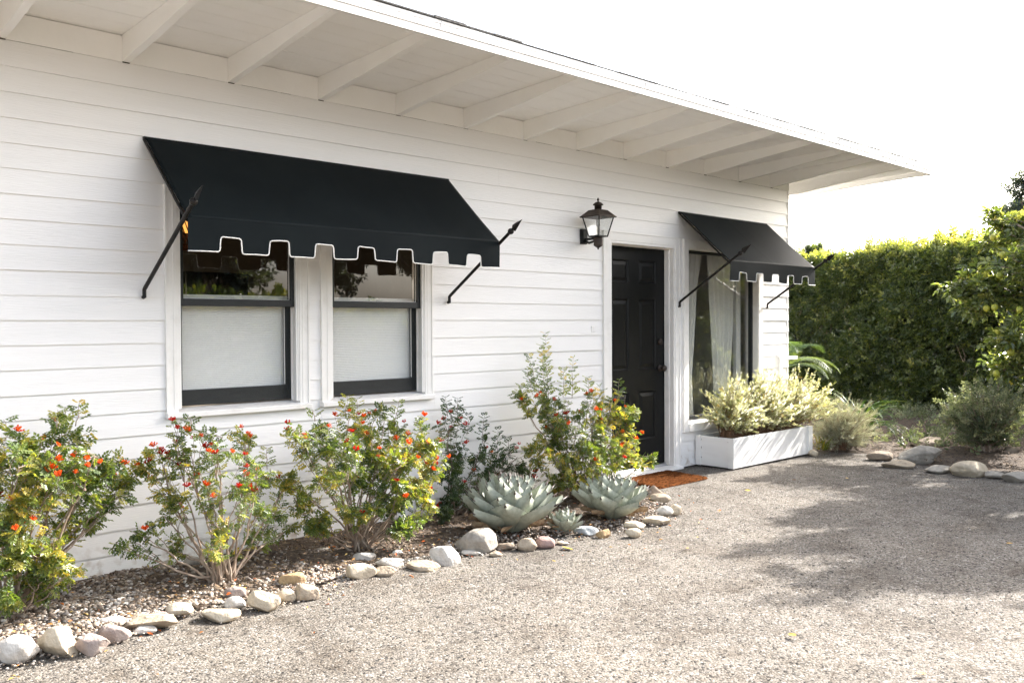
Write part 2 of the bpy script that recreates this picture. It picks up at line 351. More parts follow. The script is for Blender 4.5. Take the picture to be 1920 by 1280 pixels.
# openings (outer casing extents) x0,x1,z0,z1
OPEN = [(2.038, 2.956, .834, 2.160), (3.043, 3.952, .834, 2.160), (5.807, 6.905, -.1, 2.162), (6.955, 8.359, .33, 2.156)]
INNER = [(2.108, 2.887, .870, 2.085), (3.112, 3.884, .870, 2.085), (5.897, 6.833, .0, 2.082), (7.035, 8.281, .42, 2.076)]
def siding():
    mb = MB(); r = random.Random(3)
    for j in range(-2, 20):
        zb = ZA - E_ * j; zt = zb + E_
        if zt < .01: break
        zb = max(zb, .004)
        cuts = [XL, XC] + [r.uniform(XL, XC) for _ in range(1)]
        for o in OPEN:
            if o[2] < zt and o[3] > zb: cuts += [o[0], o[1]]
        cuts = sorted(set(cuts))
        for a, b in zip(cuts[:-1], cuts[1:]):
            if b - a < .004: continue
            mid = (a + b) / 2; zs = [(zb, zt + .003)]
            for o in OPEN:
                if o[0] < mid < o[1]:
                    nz = []
                    for s, e in zs:
                        if o[2] > s: nz.append((s, min(e, o[2])))
                        if o[3] < e: nz.append((max(s, o[3]), e))
                    zs = [(s, e) for s, e in nz if e - s > .002]
            jit = r.uniform(-.0013, .0013); jy = r.uniform(-.0014, .0014)
            n = max(1, int((b - a) / .35)); lastx = a + .0008
            ph = r.uniform(0, 9)
            for s, e in zs:
                for q in range(n):
                    x0 = a + (b - a) * q / n; x1 = a + (b - a) * (q + 1) / n
                    if q == 0: x0 += .0003
                    if q == n - 1: x1 -= .0003
                    w = lambda x: .0011 * math.sin(x * 2.3 + ph) + .0006 * math.sin(x * 7.1 + ph * 2)
                    pts = []
                    ys = lambda z: .0088 * (z - zb) / E_ + jy
                    d0 = (jit + w(x0)) if s == zb else 0; d1 = (jit + w(x1)) if s == zb else 0
                    pts = [(x0, ys(s), s + d0), (x1, ys(s), s + d1), (x1, .024, s + d1), (x0, .024, s + d0),
                           (x0, ys(e), e), (x1, ys(e), e), (x1, .024, e), (x0, .024, e)]
                    mb.hexa(pts)
    # gable-side siding
    for j in range(-2, 20):
        zb = ZA - E_ * j; zt = zb + E_
        if zt < .01: break
        zb = max(zb, .004)
        mb.hexa([(XC - .024, .0, zb), (XC + .004, .0, zb), (XC + .004, 7, zb), (XC - .024, 7, zb),
                 (XC - .024, .0, zt + .002), (XC - .009, .0, zt + .002), (XC - .009, 7, zt + .002), (XC - .024, 7, zt + .002)])
    # lap shadows: thin recessed backing is in the sheathing below
    # sheathing around openings
    xs = sorted(set([XL, XC - .026] + [v for o in INNER for v in o[:2]])); zs = sorted(set([0, 2.80] + [max(0, v) for o in INNER for v in o[2:]]))
    for x0, x1 in zip(xs[:-1], xs[1:]):
        for z0, z1 in zip(zs[:-1], zs[1:]):
            mx, mz = (x0 + x1) / 2, (z0 + z1) / 2
            if any(o[0] < mx < o[1] and o[2] < mz < o[3] for o in INNER): continue
            mb.box(x0, x1, .026, .14, z0, z1, 0)
    # other outer walls
    mb.box(XC - .14, XC - .026, .14, 7, 0, 2.80); mb.box(XL, XC - .14, 6.9, 7, 0, 2.8); mb.box(XL, XL + .1, .14, 6.9, 0, 2.8)
    # foundation skirt
    return mb.build('wall', [M_siding], house)
wall = siding()
def nail(x, z, k):
    m = MB(); m.box(x - .003, x + .003, .0035, .012, z - .003, z + .003 + .006 * k); m.build('nail_head', [M_nail], wall)
M_nail = mat('rusty_nail', (.45, .36, .28), .8)
rn_ = random.Random(14)
for _ in range(46):
    j = rn_.randint(0, 17); x = 1.84 + .405 * rn_.randint(-2, 17) + rn_.uniform(-.01, .01); z = ZA - E_ * j + .018
    if any(o[0] - .02 < x < o[1] + .02 and o[2] - .03 < z < o[3] + .03 for o in OPEN) or x > 8.8: continue
    nail(x, z, rn_.random())
# blocking between rafters
RX = [1.841 + .61 * k for k in range(-8, 14)]
def blocking():
    mb = MB()
    for a, b in zip(RX[:-1], RX[1:]):
        if a > XC: break
        x0, x1 = a + .0205, min(b - .0205, XC)
        mb.box(x0, x1, .003, .10, 2.7992, 2.941)
    mb.box(XL, XC - .03, .03, .12, 2.790, 2.94)
    mb.box(XC - .04, XC, .0, 7, 2.801, 2.94)
    return mb.build('blocking', [M_eave], wall)
blocking()
# roof: deck boards, rafters, fascia
SL = .037
def dz(y): return 2.944 - SL * y if y < 0 else 2.944 - .02 * y
roof = MB()
y = YF + .03; r = random.Random(5)
while y < 8.2:
    w = .138 if y < .2 else 2.5
    y1 = min(y + w - .0035, 8.2)
    g = r.uniform(0, .0012)
    roof.hexa([(XL - .3, y, dz(y) + g), (XR - .02, y, dz(y) + g), (XR - .02, y1, dz(y1) + g), (XL - .3, y1, dz(y1) + g),
               (XL - .3, y, dz(y) + .02), (XR - .02, y, dz(y) + .02), (XR - .02, y1, dz(y1) + .02), (XL - .3, y1, dz(y1) + .02)])
    y += w
roof_o = roof.build('roof', [M_eave], house)
m = MB(); m.hexa([(XL - .3, YF + .03, dz(YF) + .021), (XR - .02, YF + .03, dz(YF) + .021), (XR - .02, 8.2, dz(8.2) + .021), (XL - .3, 8.2, dz(8.2) + .021),
                  (XL - .3, YF + .03, dz(YF) + .03), (XR - .02, YF + .03, dz(YF) + .03), (XR - .02, 8.2, dz(8.2) + .03), (XL - .3, 8.2, dz(8.2) + .03)])
m.build('roof_underlay', [M_gap], roof_o)
m = MB()
n = 60; top = []
for i in range(n):
    x0 = XL - .33 + (XR + .02 - XL + .33) * i / n; x1 = XL - .33 + (XR + .02 - XL + .33) * (i + 1) / n
    h = .031 + r.uniform(.004, .011); h = h if x1 < 3.9 else .0295
    yf = YF - .012 - r.uniform(0, .008)
    m.hexa([(x0, yf, dz(YF) + .0405), (x1, yf, dz(YF) + .0405), (x1, 8.22, dz(8.2) + .031), (x0, 8.22, dz(8.2) + .031),
            (x0, yf, dz(YF) + .0405 + h - .028), (x1, yf, dz(YF) + .0405 + h - .028), (x1, 8.22, dz(8.2) + .045), (x0, 8.22, dz(8.2) + .045)])
m.build('roofing', [M_shingle], roof_o)
def rafter_mesh(mb, x, t=.041, y1=.004, back=.0):
    ya = YF + .031
    n = 8
    for i in range(n):
        a = ya + (y1 - ya) * i / n; b = ya + (y1 - ya) * (i + 1) / n
        zb = lambda y: 2.800 + .134 * ((-y) / 1.136) + .002 * math.sin(y * 9 + x)
        mb.hexa([(x - t / 2, a, zb(a)), (x + t / 2, a, zb(a)), (x + t / 2, b, zb(b)), (x - t / 2, b, zb(b)),
                 (x - t / 2, a, dz(a) - .0006), (x + t / 2, a, dz(a) - .0006), (x + t / 2, b, dz(b) - .0006), (x - t / 2, b, dz(b) - .0006)])
for k, x in enumerate(RX[:-1]):
    mb = MB()
    rafter_mesh(mb, x, y1=.0025 if x < XC else .004)
    if x > XC:
        mb.hexa([(x - .02, .004, 2.80), (x + .02, .004, 2.80), (x + .02, 8.1, 2.74), (x - .02, 8.1, 2.74), (x - .02, .004, dz(.004) - .0006), (x + .02, .004, dz(.004) - .0006), (x + .02, 8.1, dz(8.1) - .0006), (x - .02, 8.1, dz(8.1) - .0006)])
    mb.build('rafter', [M_eave], roof_o)
mb = MB(); xr = XR - .041   # rake rafter at the gable edge, deeper towards the back
pr = [(YF + .031, 2.931), (-.95, 2.934), (-.276, 2.902), (.364, 2.856), (1.2, 2.81), (8.15, 2.74)]
for (a, za), (b, zb) in zip(pr[:-1], pr[1:]):
    mb.hexa([(xr, a, za), (XR - .001, a, za), (XR - .001, b, zb), (xr, b, zb), (xr, a, dz(a) + .03), (XR - .001, a, dz(a) + .03), (XR - .001, b, dz(b) + .03), (xr, b, dz(b) + .03)])
mb.build('rake_board', [M_eave], roof_o)
mb = MB()
mb.box(XL - .3, XR, YF, YF + .03, 2.931, 2.971)
mb.box(XL - .3, XR - .001, YF + .004, YF + .029, 2.9705, 2.979)
mb.box(XL - .3, XR + .002, YF - .007, YF + .03, 2.9735, 3.006)
mb.box(XL - .3, XR + .004, YF - .010, YF + .03, 3.006, 3.024)
fo = mb.build('fascia', [M_white], roof_o)
for x in (3.1, 4.9, 6.3, 7.7, 8.6): MB().box(x, x + .004, YF - .0125, YF - .0095, 2.974, 3.024).build('flashing_joint', [M_alum], roof_o)
# dark slots where rafters meet the wall, and the weathered joint between them
for x in RX:
    if x < XC: MB().box(x - .019, x + .019, .0005, .004, 2.7962, 2.8008).build('open_joint', [M_gap], wall)
r = random.Random(8); x = -2.9; pr = []
while x < 8.85:
    h = 0 if r.random() < .5 else r.uniform(.0008, .0018)
    w = r.uniform(.02, .3); pr += [(x, h), (min(x + w, 8.88), h)]; x += w + .002
V = []; F = []
for x, h in pr: V += [(x, .0022, 2.7986), (x, .0022, 2.7987 + h)]
F = [(2 * i, 2 * i + 2, 2 * i + 3, 2 * i + 1) for i in range(len(pr) - 1)]
mesh_py('weathered_joint', V, F, [M_gap], wall)

# ---- double-hung windows
def frame_ring(mb, x0, x1, z0, z1, w, ya, yb, bot=None, top=None):
    bot = w if bot is None else bot; top = w if top is None else top
    mb.box(x0, x0 + w, ya, yb, z0, z1); mb.box(x1 - w, x1, ya, yb, z0, z1)
    mb.box(x0 + w, x1 - w, ya + .0004, yb, z0, z0 + bot)
    if top: mb.box(x0 + w, x1 - w, ya + .0004, yb, z1 - top, z1)
def hung_window(X0, X1):
    xi0, xi1 = X0 + .069, X1 - .069; zt = 2.085
    mb = MB()
    mb.box(X0, xi0, -.007, .026, .868, 2.160); mb.box(xi1, X1, -.007, .026, .868, 2.160); mb.box(xi0, xi1, -.0065, .026, zt, 2.160)
    # back band + bead mouldings
    mb.box(X0 - .001, X0 + .012, -.013, -.0072, .868, 2.161); mb.box(X1 - .012, X1 + .001, -.013, -.0072, .868, 2.161); mb.box(X0 + .012, X1 - .012, -.0128, -.0068, 2.148, 2.161)
    mb.box(xi0 - .026, xi0 - .018, -.0095, -.0072, .87, zt + .02); mb.box(xi1 + .018, xi1 + .026, -.0095, -.0072, .87, zt + .02)
    # jambs
    mb.box(xi0, xi0 + .010, -.003, .125, .885, zt); mb.box(xi1 - .010, xi1, -.003, .125, .885, zt); mb.box(xi0 + .01, xi1 - .01, -.003, .125, zt - .010, zt - .0002)
    mb.box(xi1 - .022, xi1 - .0102, -.0002, .018, .886, zt - .011); mb.box(xi0 + .0102, xi0 + .022, -.0002, .018, .886, zt - .011)
    mb.box(xi1 - .022, xi1 - .0102, .062, .068, .886, 1.475)
    w = mb.build('window', [M_trim], house, bevel=.0015)
    s = MB()
    s.extrude_x([(-.032, .836), (-.032, .8655), (.13, .893), (.13, .836)][::-1], X0 - .003, X1 + .003)
    s.build('sill', [M_trim], w, bevel=.003)
    a0, a1 = xi0 + .0105, xi1 - .0105
    lo = MB(); frame_ring(lo, a0 + .004, a1 - .004, .894, 1.515, .042, .0685, .102, bot=.092, top=.036)
    lo.build('lower_sash', [M_sash], w, bevel=.002)
    up = MB(); frame_ring(up, a0, a1, 1.476, zt - .0105, .036, .019, .0615, bot=.042, top=.04)
    up.build('upper_sash', [M_sash], w, bevel=.002)
    pt = MB()   # glazing putty lines
    pt.box(a0 + .0365, a0 + .040, .034, .0385, 1.5185, 2.03); pt.box(a1 - .040, a1 - .0365, .034, .0385, 1.5185, 2.03); pt.box(a0 + .0365, a1 - .0365, .034, .0385, 1.5182, 1.5215)
    pt.box(a1 - .0505, a1 - .0465, .078, .083, .99, 1.476)
    pt.build('glazing_putty', [M_trim], w)
    g = MB(); g.add([(a0 + .034, .040, 1.515), (a1 - .034, .040, 1.515), (a1 - .034, .040, 2.038), (a0 + .034, .040, 2.038)], [(0, 1, 2, 3)]); g.build('pane', [M_glass], w)
    g = MB(); g.add([(a0 + .044, .085, .983), (a1 - .044, .085, .983), (a1 - .044, .085, 1.482), (a0 + .044, .085, 1.482)], [(0, 1, 2, 3)]); g.build('pane', [M_glass], w)
    # cellular shade behind the lower sash
    V = []; F = []; n = 110; z0, z1 = .915, 1.53
    for i in range(n + 1):
        z = z0 + (z1 - z0) * i / n; yy = .110 + (.0022 if i % 2 else 0)
        V += [(a0 + .01, yy, z), (a1 - .01, yy, z)]
    F = [(2 * i, 2 * i + 1, 2 * i + 3, 2 * i + 2) for i in range(n)]
    mesh_py('blind', V, F, M_blind, w)
    b = MB(); b.box(a0 + .008, a1 - .008, .108, .136, 1.53, 1.545); b.build('blind_rail', [M_trim], w)
    k = MB(); xm = (a0 + a1) / 2
    k.box(xm - .015, xm + .05, .088, .096, 1.5155, 1.519); k.lathe([(.006, 0), (.012, .002), (.012, .008), (.005, .014)], (xm - .01, .092, 1.516), 10); k.lathe([(.018, 0), (.018, .004), (.006, .016), (.003, .018)], (xm + .05, .092, 1.516), 10)
    k.build('sash_lock', [M_trim], w)
    return w
hung_window(2.038, 2.956); hung_window(3.043, 3.952)

# ---- picture window
def picture_window():
    X0, X1, Z0, Z1 = 6.955, 8.359, .33, 2.156
    xi0, xi1, zi0, zi1 = INNER[3]
    mb = MB()
    mb.box(X0, xi0, -.012, .026, Z0, Z1); mb.box(xi1, X1, -.012, .026, Z0 + .10, Z1); mb.box(xi0, xi1, -.0115, .026, zi1, Z1)
    mb.box(X0 + .0, X0 + .012, -.018, -.0122, Z0, Z1)
    mb.box(xi0, xi0 + .012, -.006, .13, zi0, zi1); mb.box(xi1 - .012, xi1, -.006, .13, zi0, zi1); mb.box(xi0 + .012, xi1 - .012, -.006, .13, zi1 - .012, zi1 - .0003)
    w = mb.build('window', [M_trim], house, bevel=.0015)
    s = MB(); s.extrude_x([(-.03, Z0 + .002), (-.03, .405), (.13, .44), (.13, Z0 + .002)][::-1], xi0 + .0003, X1 + .004); s.build('sill', [M_trim], w, bevel=.003)
    f = MB(); frame_ring(f, xi0 + .0125, xi1 - .0125, .442, zi1 - .0125, .028, .055, .095); f.build('sash', [M_sash], w, bevel=.0015)
    g = MB(); g.add([(xi0 + .038, .074, .466), (xi1 - .038, .074, .466), (xi1 - .038, .074, zi1 - .038), (xi0 + .038, .074, zi1 - .038)], [(0, 1, 2, 3)]); g.build('pane', [M_glass], w)
    def curtain(edge, name):
        V = []; F = []; nz = 24; nx = 60
        for i in range(nz + 1):
            z = .40 + (2.08 - .40) * i / nz
            xa, xb = edge(z)
            for j in range(nx + 1):
                t = j / nx; x = xa + (xb - xa) * t
                amp = .016 + .008 * math.sin(z * 2)
                V.append((x, .150 + amp * math.sin(t * 34 + .4 * math.sin(z * 3)) + .006 * math.sin(t * 11 + z * 2), z))
        for i in range(nz):
            for j in range(nx): q = i * (nx + 1) + j; F.append((q, q + 1, q + nx + 2, q + nx + 1))
        mesh_py(name, V, F, M_curtain, w, smooth=True)
    Z = [.4, .43, .83, 1.73, 2.07]
    curtain(lambda z: (7.03, float(np.interp(z, Z, [7.35, 7.345, 7.305, 7.43, 7.50]))), 'curtain')
    curtain(lambda z: (float(np.interp(z, [.4, .93, 1.6, 2.07], [7.74, 7.69, 7.60, 7.56])), float(np.interp(z, [.4, .9, 1.35, 1.8, 2.07], [7.96, 7.99, 8.06, 8.09, 8.12]))), 'curtain')
    t = MB(); t.box(8.12, 8.20, .16, .20, .40, 2.08); t.build('inner_post', [M_trim], w)
picture_window()

# ---- door
def door():
    X0, X1 = 5.807, 6.905; xi0, xi1, zt = 5.897, 6.833, 2.082
    mb = MB()
    mb.box(X0, xi0, -.008, .026, 0, 2.162); mb.box(xi1, X1, -.008, .026, 0, 2.162); mb.box(xi0, xi1, -.0075, .026, zt, 2.162)
    mb.box(X0 - .001, X0 + .014, -.014, -.0082, 0, 2.163); mb.box(X1 - .014, X1 + .001, -.014, -.0082, 0, 2.163); mb.box(X0 + .014, X1 - .014, -.0138, -.0078, 2.15, 2.163)
    jw = .024
    mb.box(xi0, xi0 + jw, -.003, .16, .034, zt); mb.box(xi1 - jw, xi1, -.003, .16, .034, zt); mb.box(xi0 + jw, xi1 - jw, -.003, .16, zt - .022, zt - .0003)
    mb.box(xi1 - jw - .010, xi1 - jw - .0002, .045, .098, .04, zt - .023); mb.box(xi0 + jw + .0002, xi0 + jw + .010, .045, .098, .04, zt - .023); mb.box(xi0 + jw + .01, xi1 - jw - .01, .045, .098, zt - .032, zt - .0225)
    fr = mb.build('door_frame', [M_trim], house, bevel=.0015)
    t = MB(); t.extrude_x([(-.055, .0), (-.055, .026), (.06, .0335), (.06, .0)][::-1], X0 + .0, X1 - .01); t.build('threshold', [M_trim], fr, bevel=.003)
    t = MB(); t.extrude_x([(.0605, .002), (.0605, .036), (.075, .050), (.15, .052), (.15, .002)][::-1], xi0 + jw, xi1 - jw); t.build('saddle', [M_alum], fr)
    # slab with six panels
    ya, yb = .104, .148; a0, a1 = 5.9225, 6.8075; z0, z1 = .056, 2.057
    cols = [(6.030, 6.283), (6.428, 6.681)]; rows = [(.300, .742), (.945, 1.584), (1.730, 1.935)]
    mb = MB()
    xs = [a0, 6.030, 6.283, 6.428, 6.681, a1]; zs = [z0, .300, .742, .945, 1.584, 1.730, 1.935, z1]
    V = [(x, ya, z) for z in zs for x in xs]; F = []
    for j in range(7):
        for i in range(5):
            if i in (1, 3) and j in (1, 3, 5): continue
            q = j * 6 + i; F.append((q, q + 1, q + 7, q + 6))
    mb.add(V, F)
    mb.add([(a0, ya, z0), (a1, ya, z0), (a1, ya, z1), (a0, ya, z1), (a0, yb, z0), (a1, yb, z0), (a1, yb, z1), (a0, yb, z1)], [(0, 4, 5, 1), (1, 5, 6, 2), (2, 6, 7, 3), (3, 7, 4, 0), (5, 4, 7, 6)])
    for (xa, xb) in cols:
        for (za, zb) in rows:
            rings = [(0, 0), (.010, .012), (.018, .013), (.045, .004), (.048, .0035)]
            P = []
            for ins, dy in rings: P.append([(xa + ins, ya + dy, za + ins), (xb - ins, ya + dy, za + ins), (xb - ins, ya + dy, zb - ins), (xa + ins, ya + dy, zb - ins)])
            V = [v for q in P for v in q]; F = []
            for k in range(len(P) - 1):
                for s in range(4): s2 = (s + 1) % 4; F.append((k * 4 + s, k * 4 + s2, (k + 1) * 4 + s2, (k + 1) * 4 + s))
            q = (len(P) - 1) * 4; F.append((q, q + 1, q + 2, q + 3)); mb.add(V, F)
    d = mb.build('door', [M_door], house)
    def lat_y(prof, c, name):
        m = MB(); n = 20; V = []; F = []
        for rr, dy in prof:
            for k in range(n): th = 2 * math.pi * k / n; V.append((c[0] + rr * math.cos(th), c[1] - dy, c[2] + rr * math.sin(th)))
        for i in range(len(prof) - 1):
            for k in range(n): k2 = (k + 1) % n; F.append((i * n + k, i * n + k2, (i + 1) * n + k2, (i + 1) * n + k))
        F.append(tuple((len(prof) - 1) * n + k for k in range(n))); m.add(V, F); m.build(name, [M_bronze], d, smooth=True)
    lat_y([(.033, 0), (.033, .006), (.028, .010), (.013, .014), (.012, .030), (.020, .036), (.028, .046), (.029, .056), (.024, .064), (.010, .068), (0.001, .069)], (6.738, ya, .945), 'knob')
    lat_y([(.030, 0), (.030, .010), (.026, .018), (.020, .020), (.008, .021), (.001, .021)], (6.738, ya, 1.19), 'deadbolt')
door()

# ---- interior shell (dark rooms seen through the glass)
def interior():
    mb = MB()
    mb.box(-2.8, 8.7, .16, 6.85, .0, .02, 1)                     # floor
    mb.box(-2.8, 8.7, .145, 6.85, 2.60, 2.62, 0)                 # ceiling
    mb.box(-2.8, 5.75, 4.3, 4.4, .02, 2.6, 0)
    mb.box(5.75, 5.85, .3, 6.8, .02, 2.6, 0)
    mb.box(5.85, 8.7, 3.4, 3.5, .02, 2.6, 0)
    mb.box(-2.8, 5.74, .1405, .144, .02, .86, 0)
    mb.build('interior', [M_wallin, M_floorin], house)
interior()
def tv():
    p = on_y(402, 535, 3.9)
    o = empty('television', (p[0], 3.9, .9), 'wide black television seen through the upper pane of the left window', 'television')
    a, b = on_y(345, 535, 3.9)[0], on_y(462, 535, 3.9)[0]; t = on_y(402, 511, 3.9)[2]
    m = MB(); m.box(a, b, 3.86, 3.92, t - .75, t); m.build('screen', [M_tv], o, bevel=.006)
    m = MB(); m.box(a + .1, b - .1, 3.75, 4.15, .0, t - .751); m.build('stand', [M_floorin], o, bevel=.006)
tv()
def pendant():
    p = on_y(352, 425, 1.0); o = empty('pendant_lamp', tuple(p), 'woven rattan pendant lamp glowing orange inside the left window', 'lamp')
    m = MB(); n = 26
    for k in range(n):
        th = 2 * math.pi * k / n
        pts = [(p[0] + rr * math.cos(th + .25 * s), p[1] + rr * math.sin(th + .25 * s), p[2] + zz) for s, (rr, zz) in enumerate([(.03, .15), (.09, .11), (.12, .03), (.115, -.06), (.08, -.13), (.03, -.16)])]
        m.tube(pts, .0045, 4)
    for rr, zz in [(.09, .11), (.12, .03), (.115, -.06), (.08, -.13)]:
        m.tube([(p[0] + rr * math.cos(t), p[1] + rr * math.sin(t), p[2] + zz) for t in np.linspace(0, 2 * math.pi, 25)], .004, 4)
    m.build('shade', [mat('rattan', (.16, .055, .012), .7)], o)
    e = bpy.data.materials.new('warm_bulb'); e.use_nodes = True; pr = e.node_tree.nodes['Principled BSDF']; pr.inputs['Emission Color'].default_value = (1, .42, .08, 1); pr.inputs['Emission Strength'].default_value = .35
    m = MB(); m.lathe([(.005, -.05), (.03, -.035), (.038, 0), (.028, .03), (.012, .05)], tuple(p), 12); m.build('bulb', [e], o, smooth=True)
    pl = bpy.data.lights.new('pendant_light', 'POINT'); pl.energy = 2.2; pl.color = (1, .80, .58); pl.shadow_soft_size = .04; po = bpy.data.objects.new('light', pl); COL.objects.link(po); po.parent = o; po.location = (.25, .3, -.3)
    m = MB(); m.tube([(p[0], p[1], p[2] + .14), (p[0], p[1], 2.6)], .003, 5); m.build('cord', [M_gap], o)
pendant()

# ================================================================== AWNINGS
def spear(parent, x, zb):
    yb, zt = -.776, .50
    d = np.array([0, yb, zt]); L = np.linalg.norm(d); d /= L
    m = MB(); b0 = np.array([x, 0, zb])
    def P(s): return b0 + d * s
    m.tube([P(.03), P(L - .145)], .0115, 10)
    m.tube([(x, -.004, zb - .03), (x, -.02, zb - .03), (x, -.02, zb + .012), tuple(P(.045))], .011, 8)
    rod = m.build('arm', [M_iron], parent, smooth=False)
    m = MB()
    def lat(prof):
        a = np.array([1.0, 0, 0]); b = np.cross(d, a); V = []; F = []; n = 12
        for rr, s in prof:
            for k in range(n): th = 2 * math.pi * k / n; V.append(P(L - .145 + s) + (a * math.cos(th) + b * math.sin(th)) * rr)
        for i in range(len(prof) - 1):
            for k in range(n): k2 = (k + 1) % n; F.append((i * n + k, i * n + k2, (i + 1) * n + k2, (i + 1) * n + k))
        m.add(V, F)
    lat([(.0115, -.004), (.013, 0), (.017, .004), (.021, .012), (.021, .022), (.016, .031), (.010, .036), (.009, .042)])
    # flattened diamond blade
    a = np.array([1.0, 0, 0]); b = np.cross(d, a); V = []; S = [(.008, .008, .038), (.026, .008, .052), (.021, .009, .075), (.013, .007, .105), (.0015, .0015, .145)]
    for wa, wb, s in S:
        c = P(L - .145 + s); V += [c + b * wa, c + a * wb, c - b * wa, c - a * wb]
    F = []
    for i in range(len(S) - 1):
        for k in range(4): k2 = (k + 1) % 4; F.append((i * 4 + k, i * 4 + k2, i * 4 + 4 + k2, i * 4 + 4 + k))
    F += [(3, 2, 1, 0), (16, 17, 18, 19)]; m.add(V, F)
    m.build('spearhead', [M_iron], rod)
def awning(X0, X1, ntab, first, period, nota, label, seams):
    yF, zF, zB, zN = -.552, 1.915, 1.743, 1.822; z0 = ZA - .004
    o = empty('awning', ((X0 + X1) / 2, 0, ZA), label, 'awning')
    # top canvas with slight sag and ripples
    nx, ny = 90, 22; V = []; F = []
    def top(x, t):
        s = math.sin(math.pi * t); e = (x - X0) / (X1 - X0)
        sag = -.008 * s + .0012 * s * math.sin(e * 13 + t * 5) + .002 * s * math.sin(e * 7 + 2) + .0006 * t * math.sin(e * 21)
        yy = yF * t; zz = z0 + (zF - z0) * t + sag
        for q in seams:
            zz += .0012 * math.exp(-((x - q) / .02) ** 2)
        return (x, yy - .004, zz)
    for j in range(ny + 1):
        for i in range(nx + 1): V.append(top(X0 + (X1 - X0) * i / nx, j / ny))
    for j in range(ny):
        for i in range(nx): q = j * (nx + 1) + i; F.append((q, q + 1, q + nx + 2, q + nx + 1))
    c = mesh_py('canopy', V, F, M_canvas, o, smooth=True)
    s = c.modifiers.new('thickness', 'SOLIDIFY'); s.thickness = .002
    # valance: outline polyline of tab bottoms
    pts = []  # (x, z) lower edge
    rr = .014
    x = X0; edges = [X0]
    xs = []; cur = X0 + first
    segs = []  # (x0,x1,level)
    seg = [(X0, cur, 0)]
    while cur < X1 - .02:
        n1 = cur + nota
        if n1 > X1 - .05: seg[-1] = (seg[-1][0], X1, 0); break
        seg.append((cur, n1, 1)); n2 = min(n1 + (period - nota), X1)
        if X1 - n2 < .06: n2 = X1
        seg.append((n1, n2, 0)); cur = n2
    low = []
    rv = random.Random(int(X0 * 100))
    for k, (a, b, l) in enumerate(seg):
        z = zN if l else zB
        ins = .008 if l else -.004
        lo = z + rv.uniform(-.004, .004); lo2 = z + rv.uniform(-.004, .004)
        sg = -1 if l else 1
        if k == 0: low.append((a, lo))
        else:
            for th in (0, 45, 90):
                t = R(th); low.append((a + ins + rr * (1 - math.cos(t)) - (0 if l else 0), lo + sg * rr * (1 - math.sin(t))))
        low.append(((a + b) / 2, (lo + lo2) / 2 + rv.uniform(-.002, .002)))
        if k == len(seg) - 1: low.append((b, lo2))
        else:
            for th in (90, 45, 0):
                t = R(th); low.append((b - ins - rr * (1 - math.cos(t)), lo2 + sg * rr * (1 - math.sin(t))))
    def vy(x, z):
        t = (zF - z) / (zF - zB); e = x * 9
        return yF - .004 - .004 * t * math.sin(e * .5) + .003 * t
    V = []; F = []
    for x, z in low:
        for s_ in (0, .33, .66, 1): zz = zF + (z - zF) * s_; V.append((x, vy(x, zz), zz + (.001 if s_ == 0 else 0)))
    for i in range(len(low) - 1):
        for s_ in range(3): q = i * 4 + s_; F.append((q, q + 1, q + 5, q + 4))
    va = mesh_py('valance', V, F, M_canvas, o, smooth=False)
    s = va.modifiers.new('thickness', 'SOLIDIFY'); s.thickness = .002
    m = MB(); m.tube([(x, vy(x, z) - .001, z) for x, z in low], .0036, 6); m.build('trim_cord', [M_cord], va, smooth=True)
    # hem flap folded at front, frame bars, wall rail
    m = MB()
    m.box(X0 - .006, X1 + .006, -.012, .012, ZA - .022, ZA - .004)
    d = np.array([0, yF, zF - z0])
    for x in (X0 - .002, X1 + .002): m.tube([(x, -.004, z0 - .018), (x, yF * .985, zF - .012)], .0085, 8)
    m.tube([(X0, yF + .010, zF - .014), (X1, yF + .010, zF - .014)], .009, 8)
    m.build('frame', [M_iron], o)
    for x in (X0 - .018, X1 - .004): spear(o, x, 1.550)
    return o
awning(1.934, 4.100, 8, .168, .2835, .133, 'wide black canvas awning over the pair of sash windows', [2.5, 3.04, 3.58])
awning(6.900, 8.436, 6, .138, .2835, .133, 'short black canvas awning over the curtained window beside the door', [7.66])

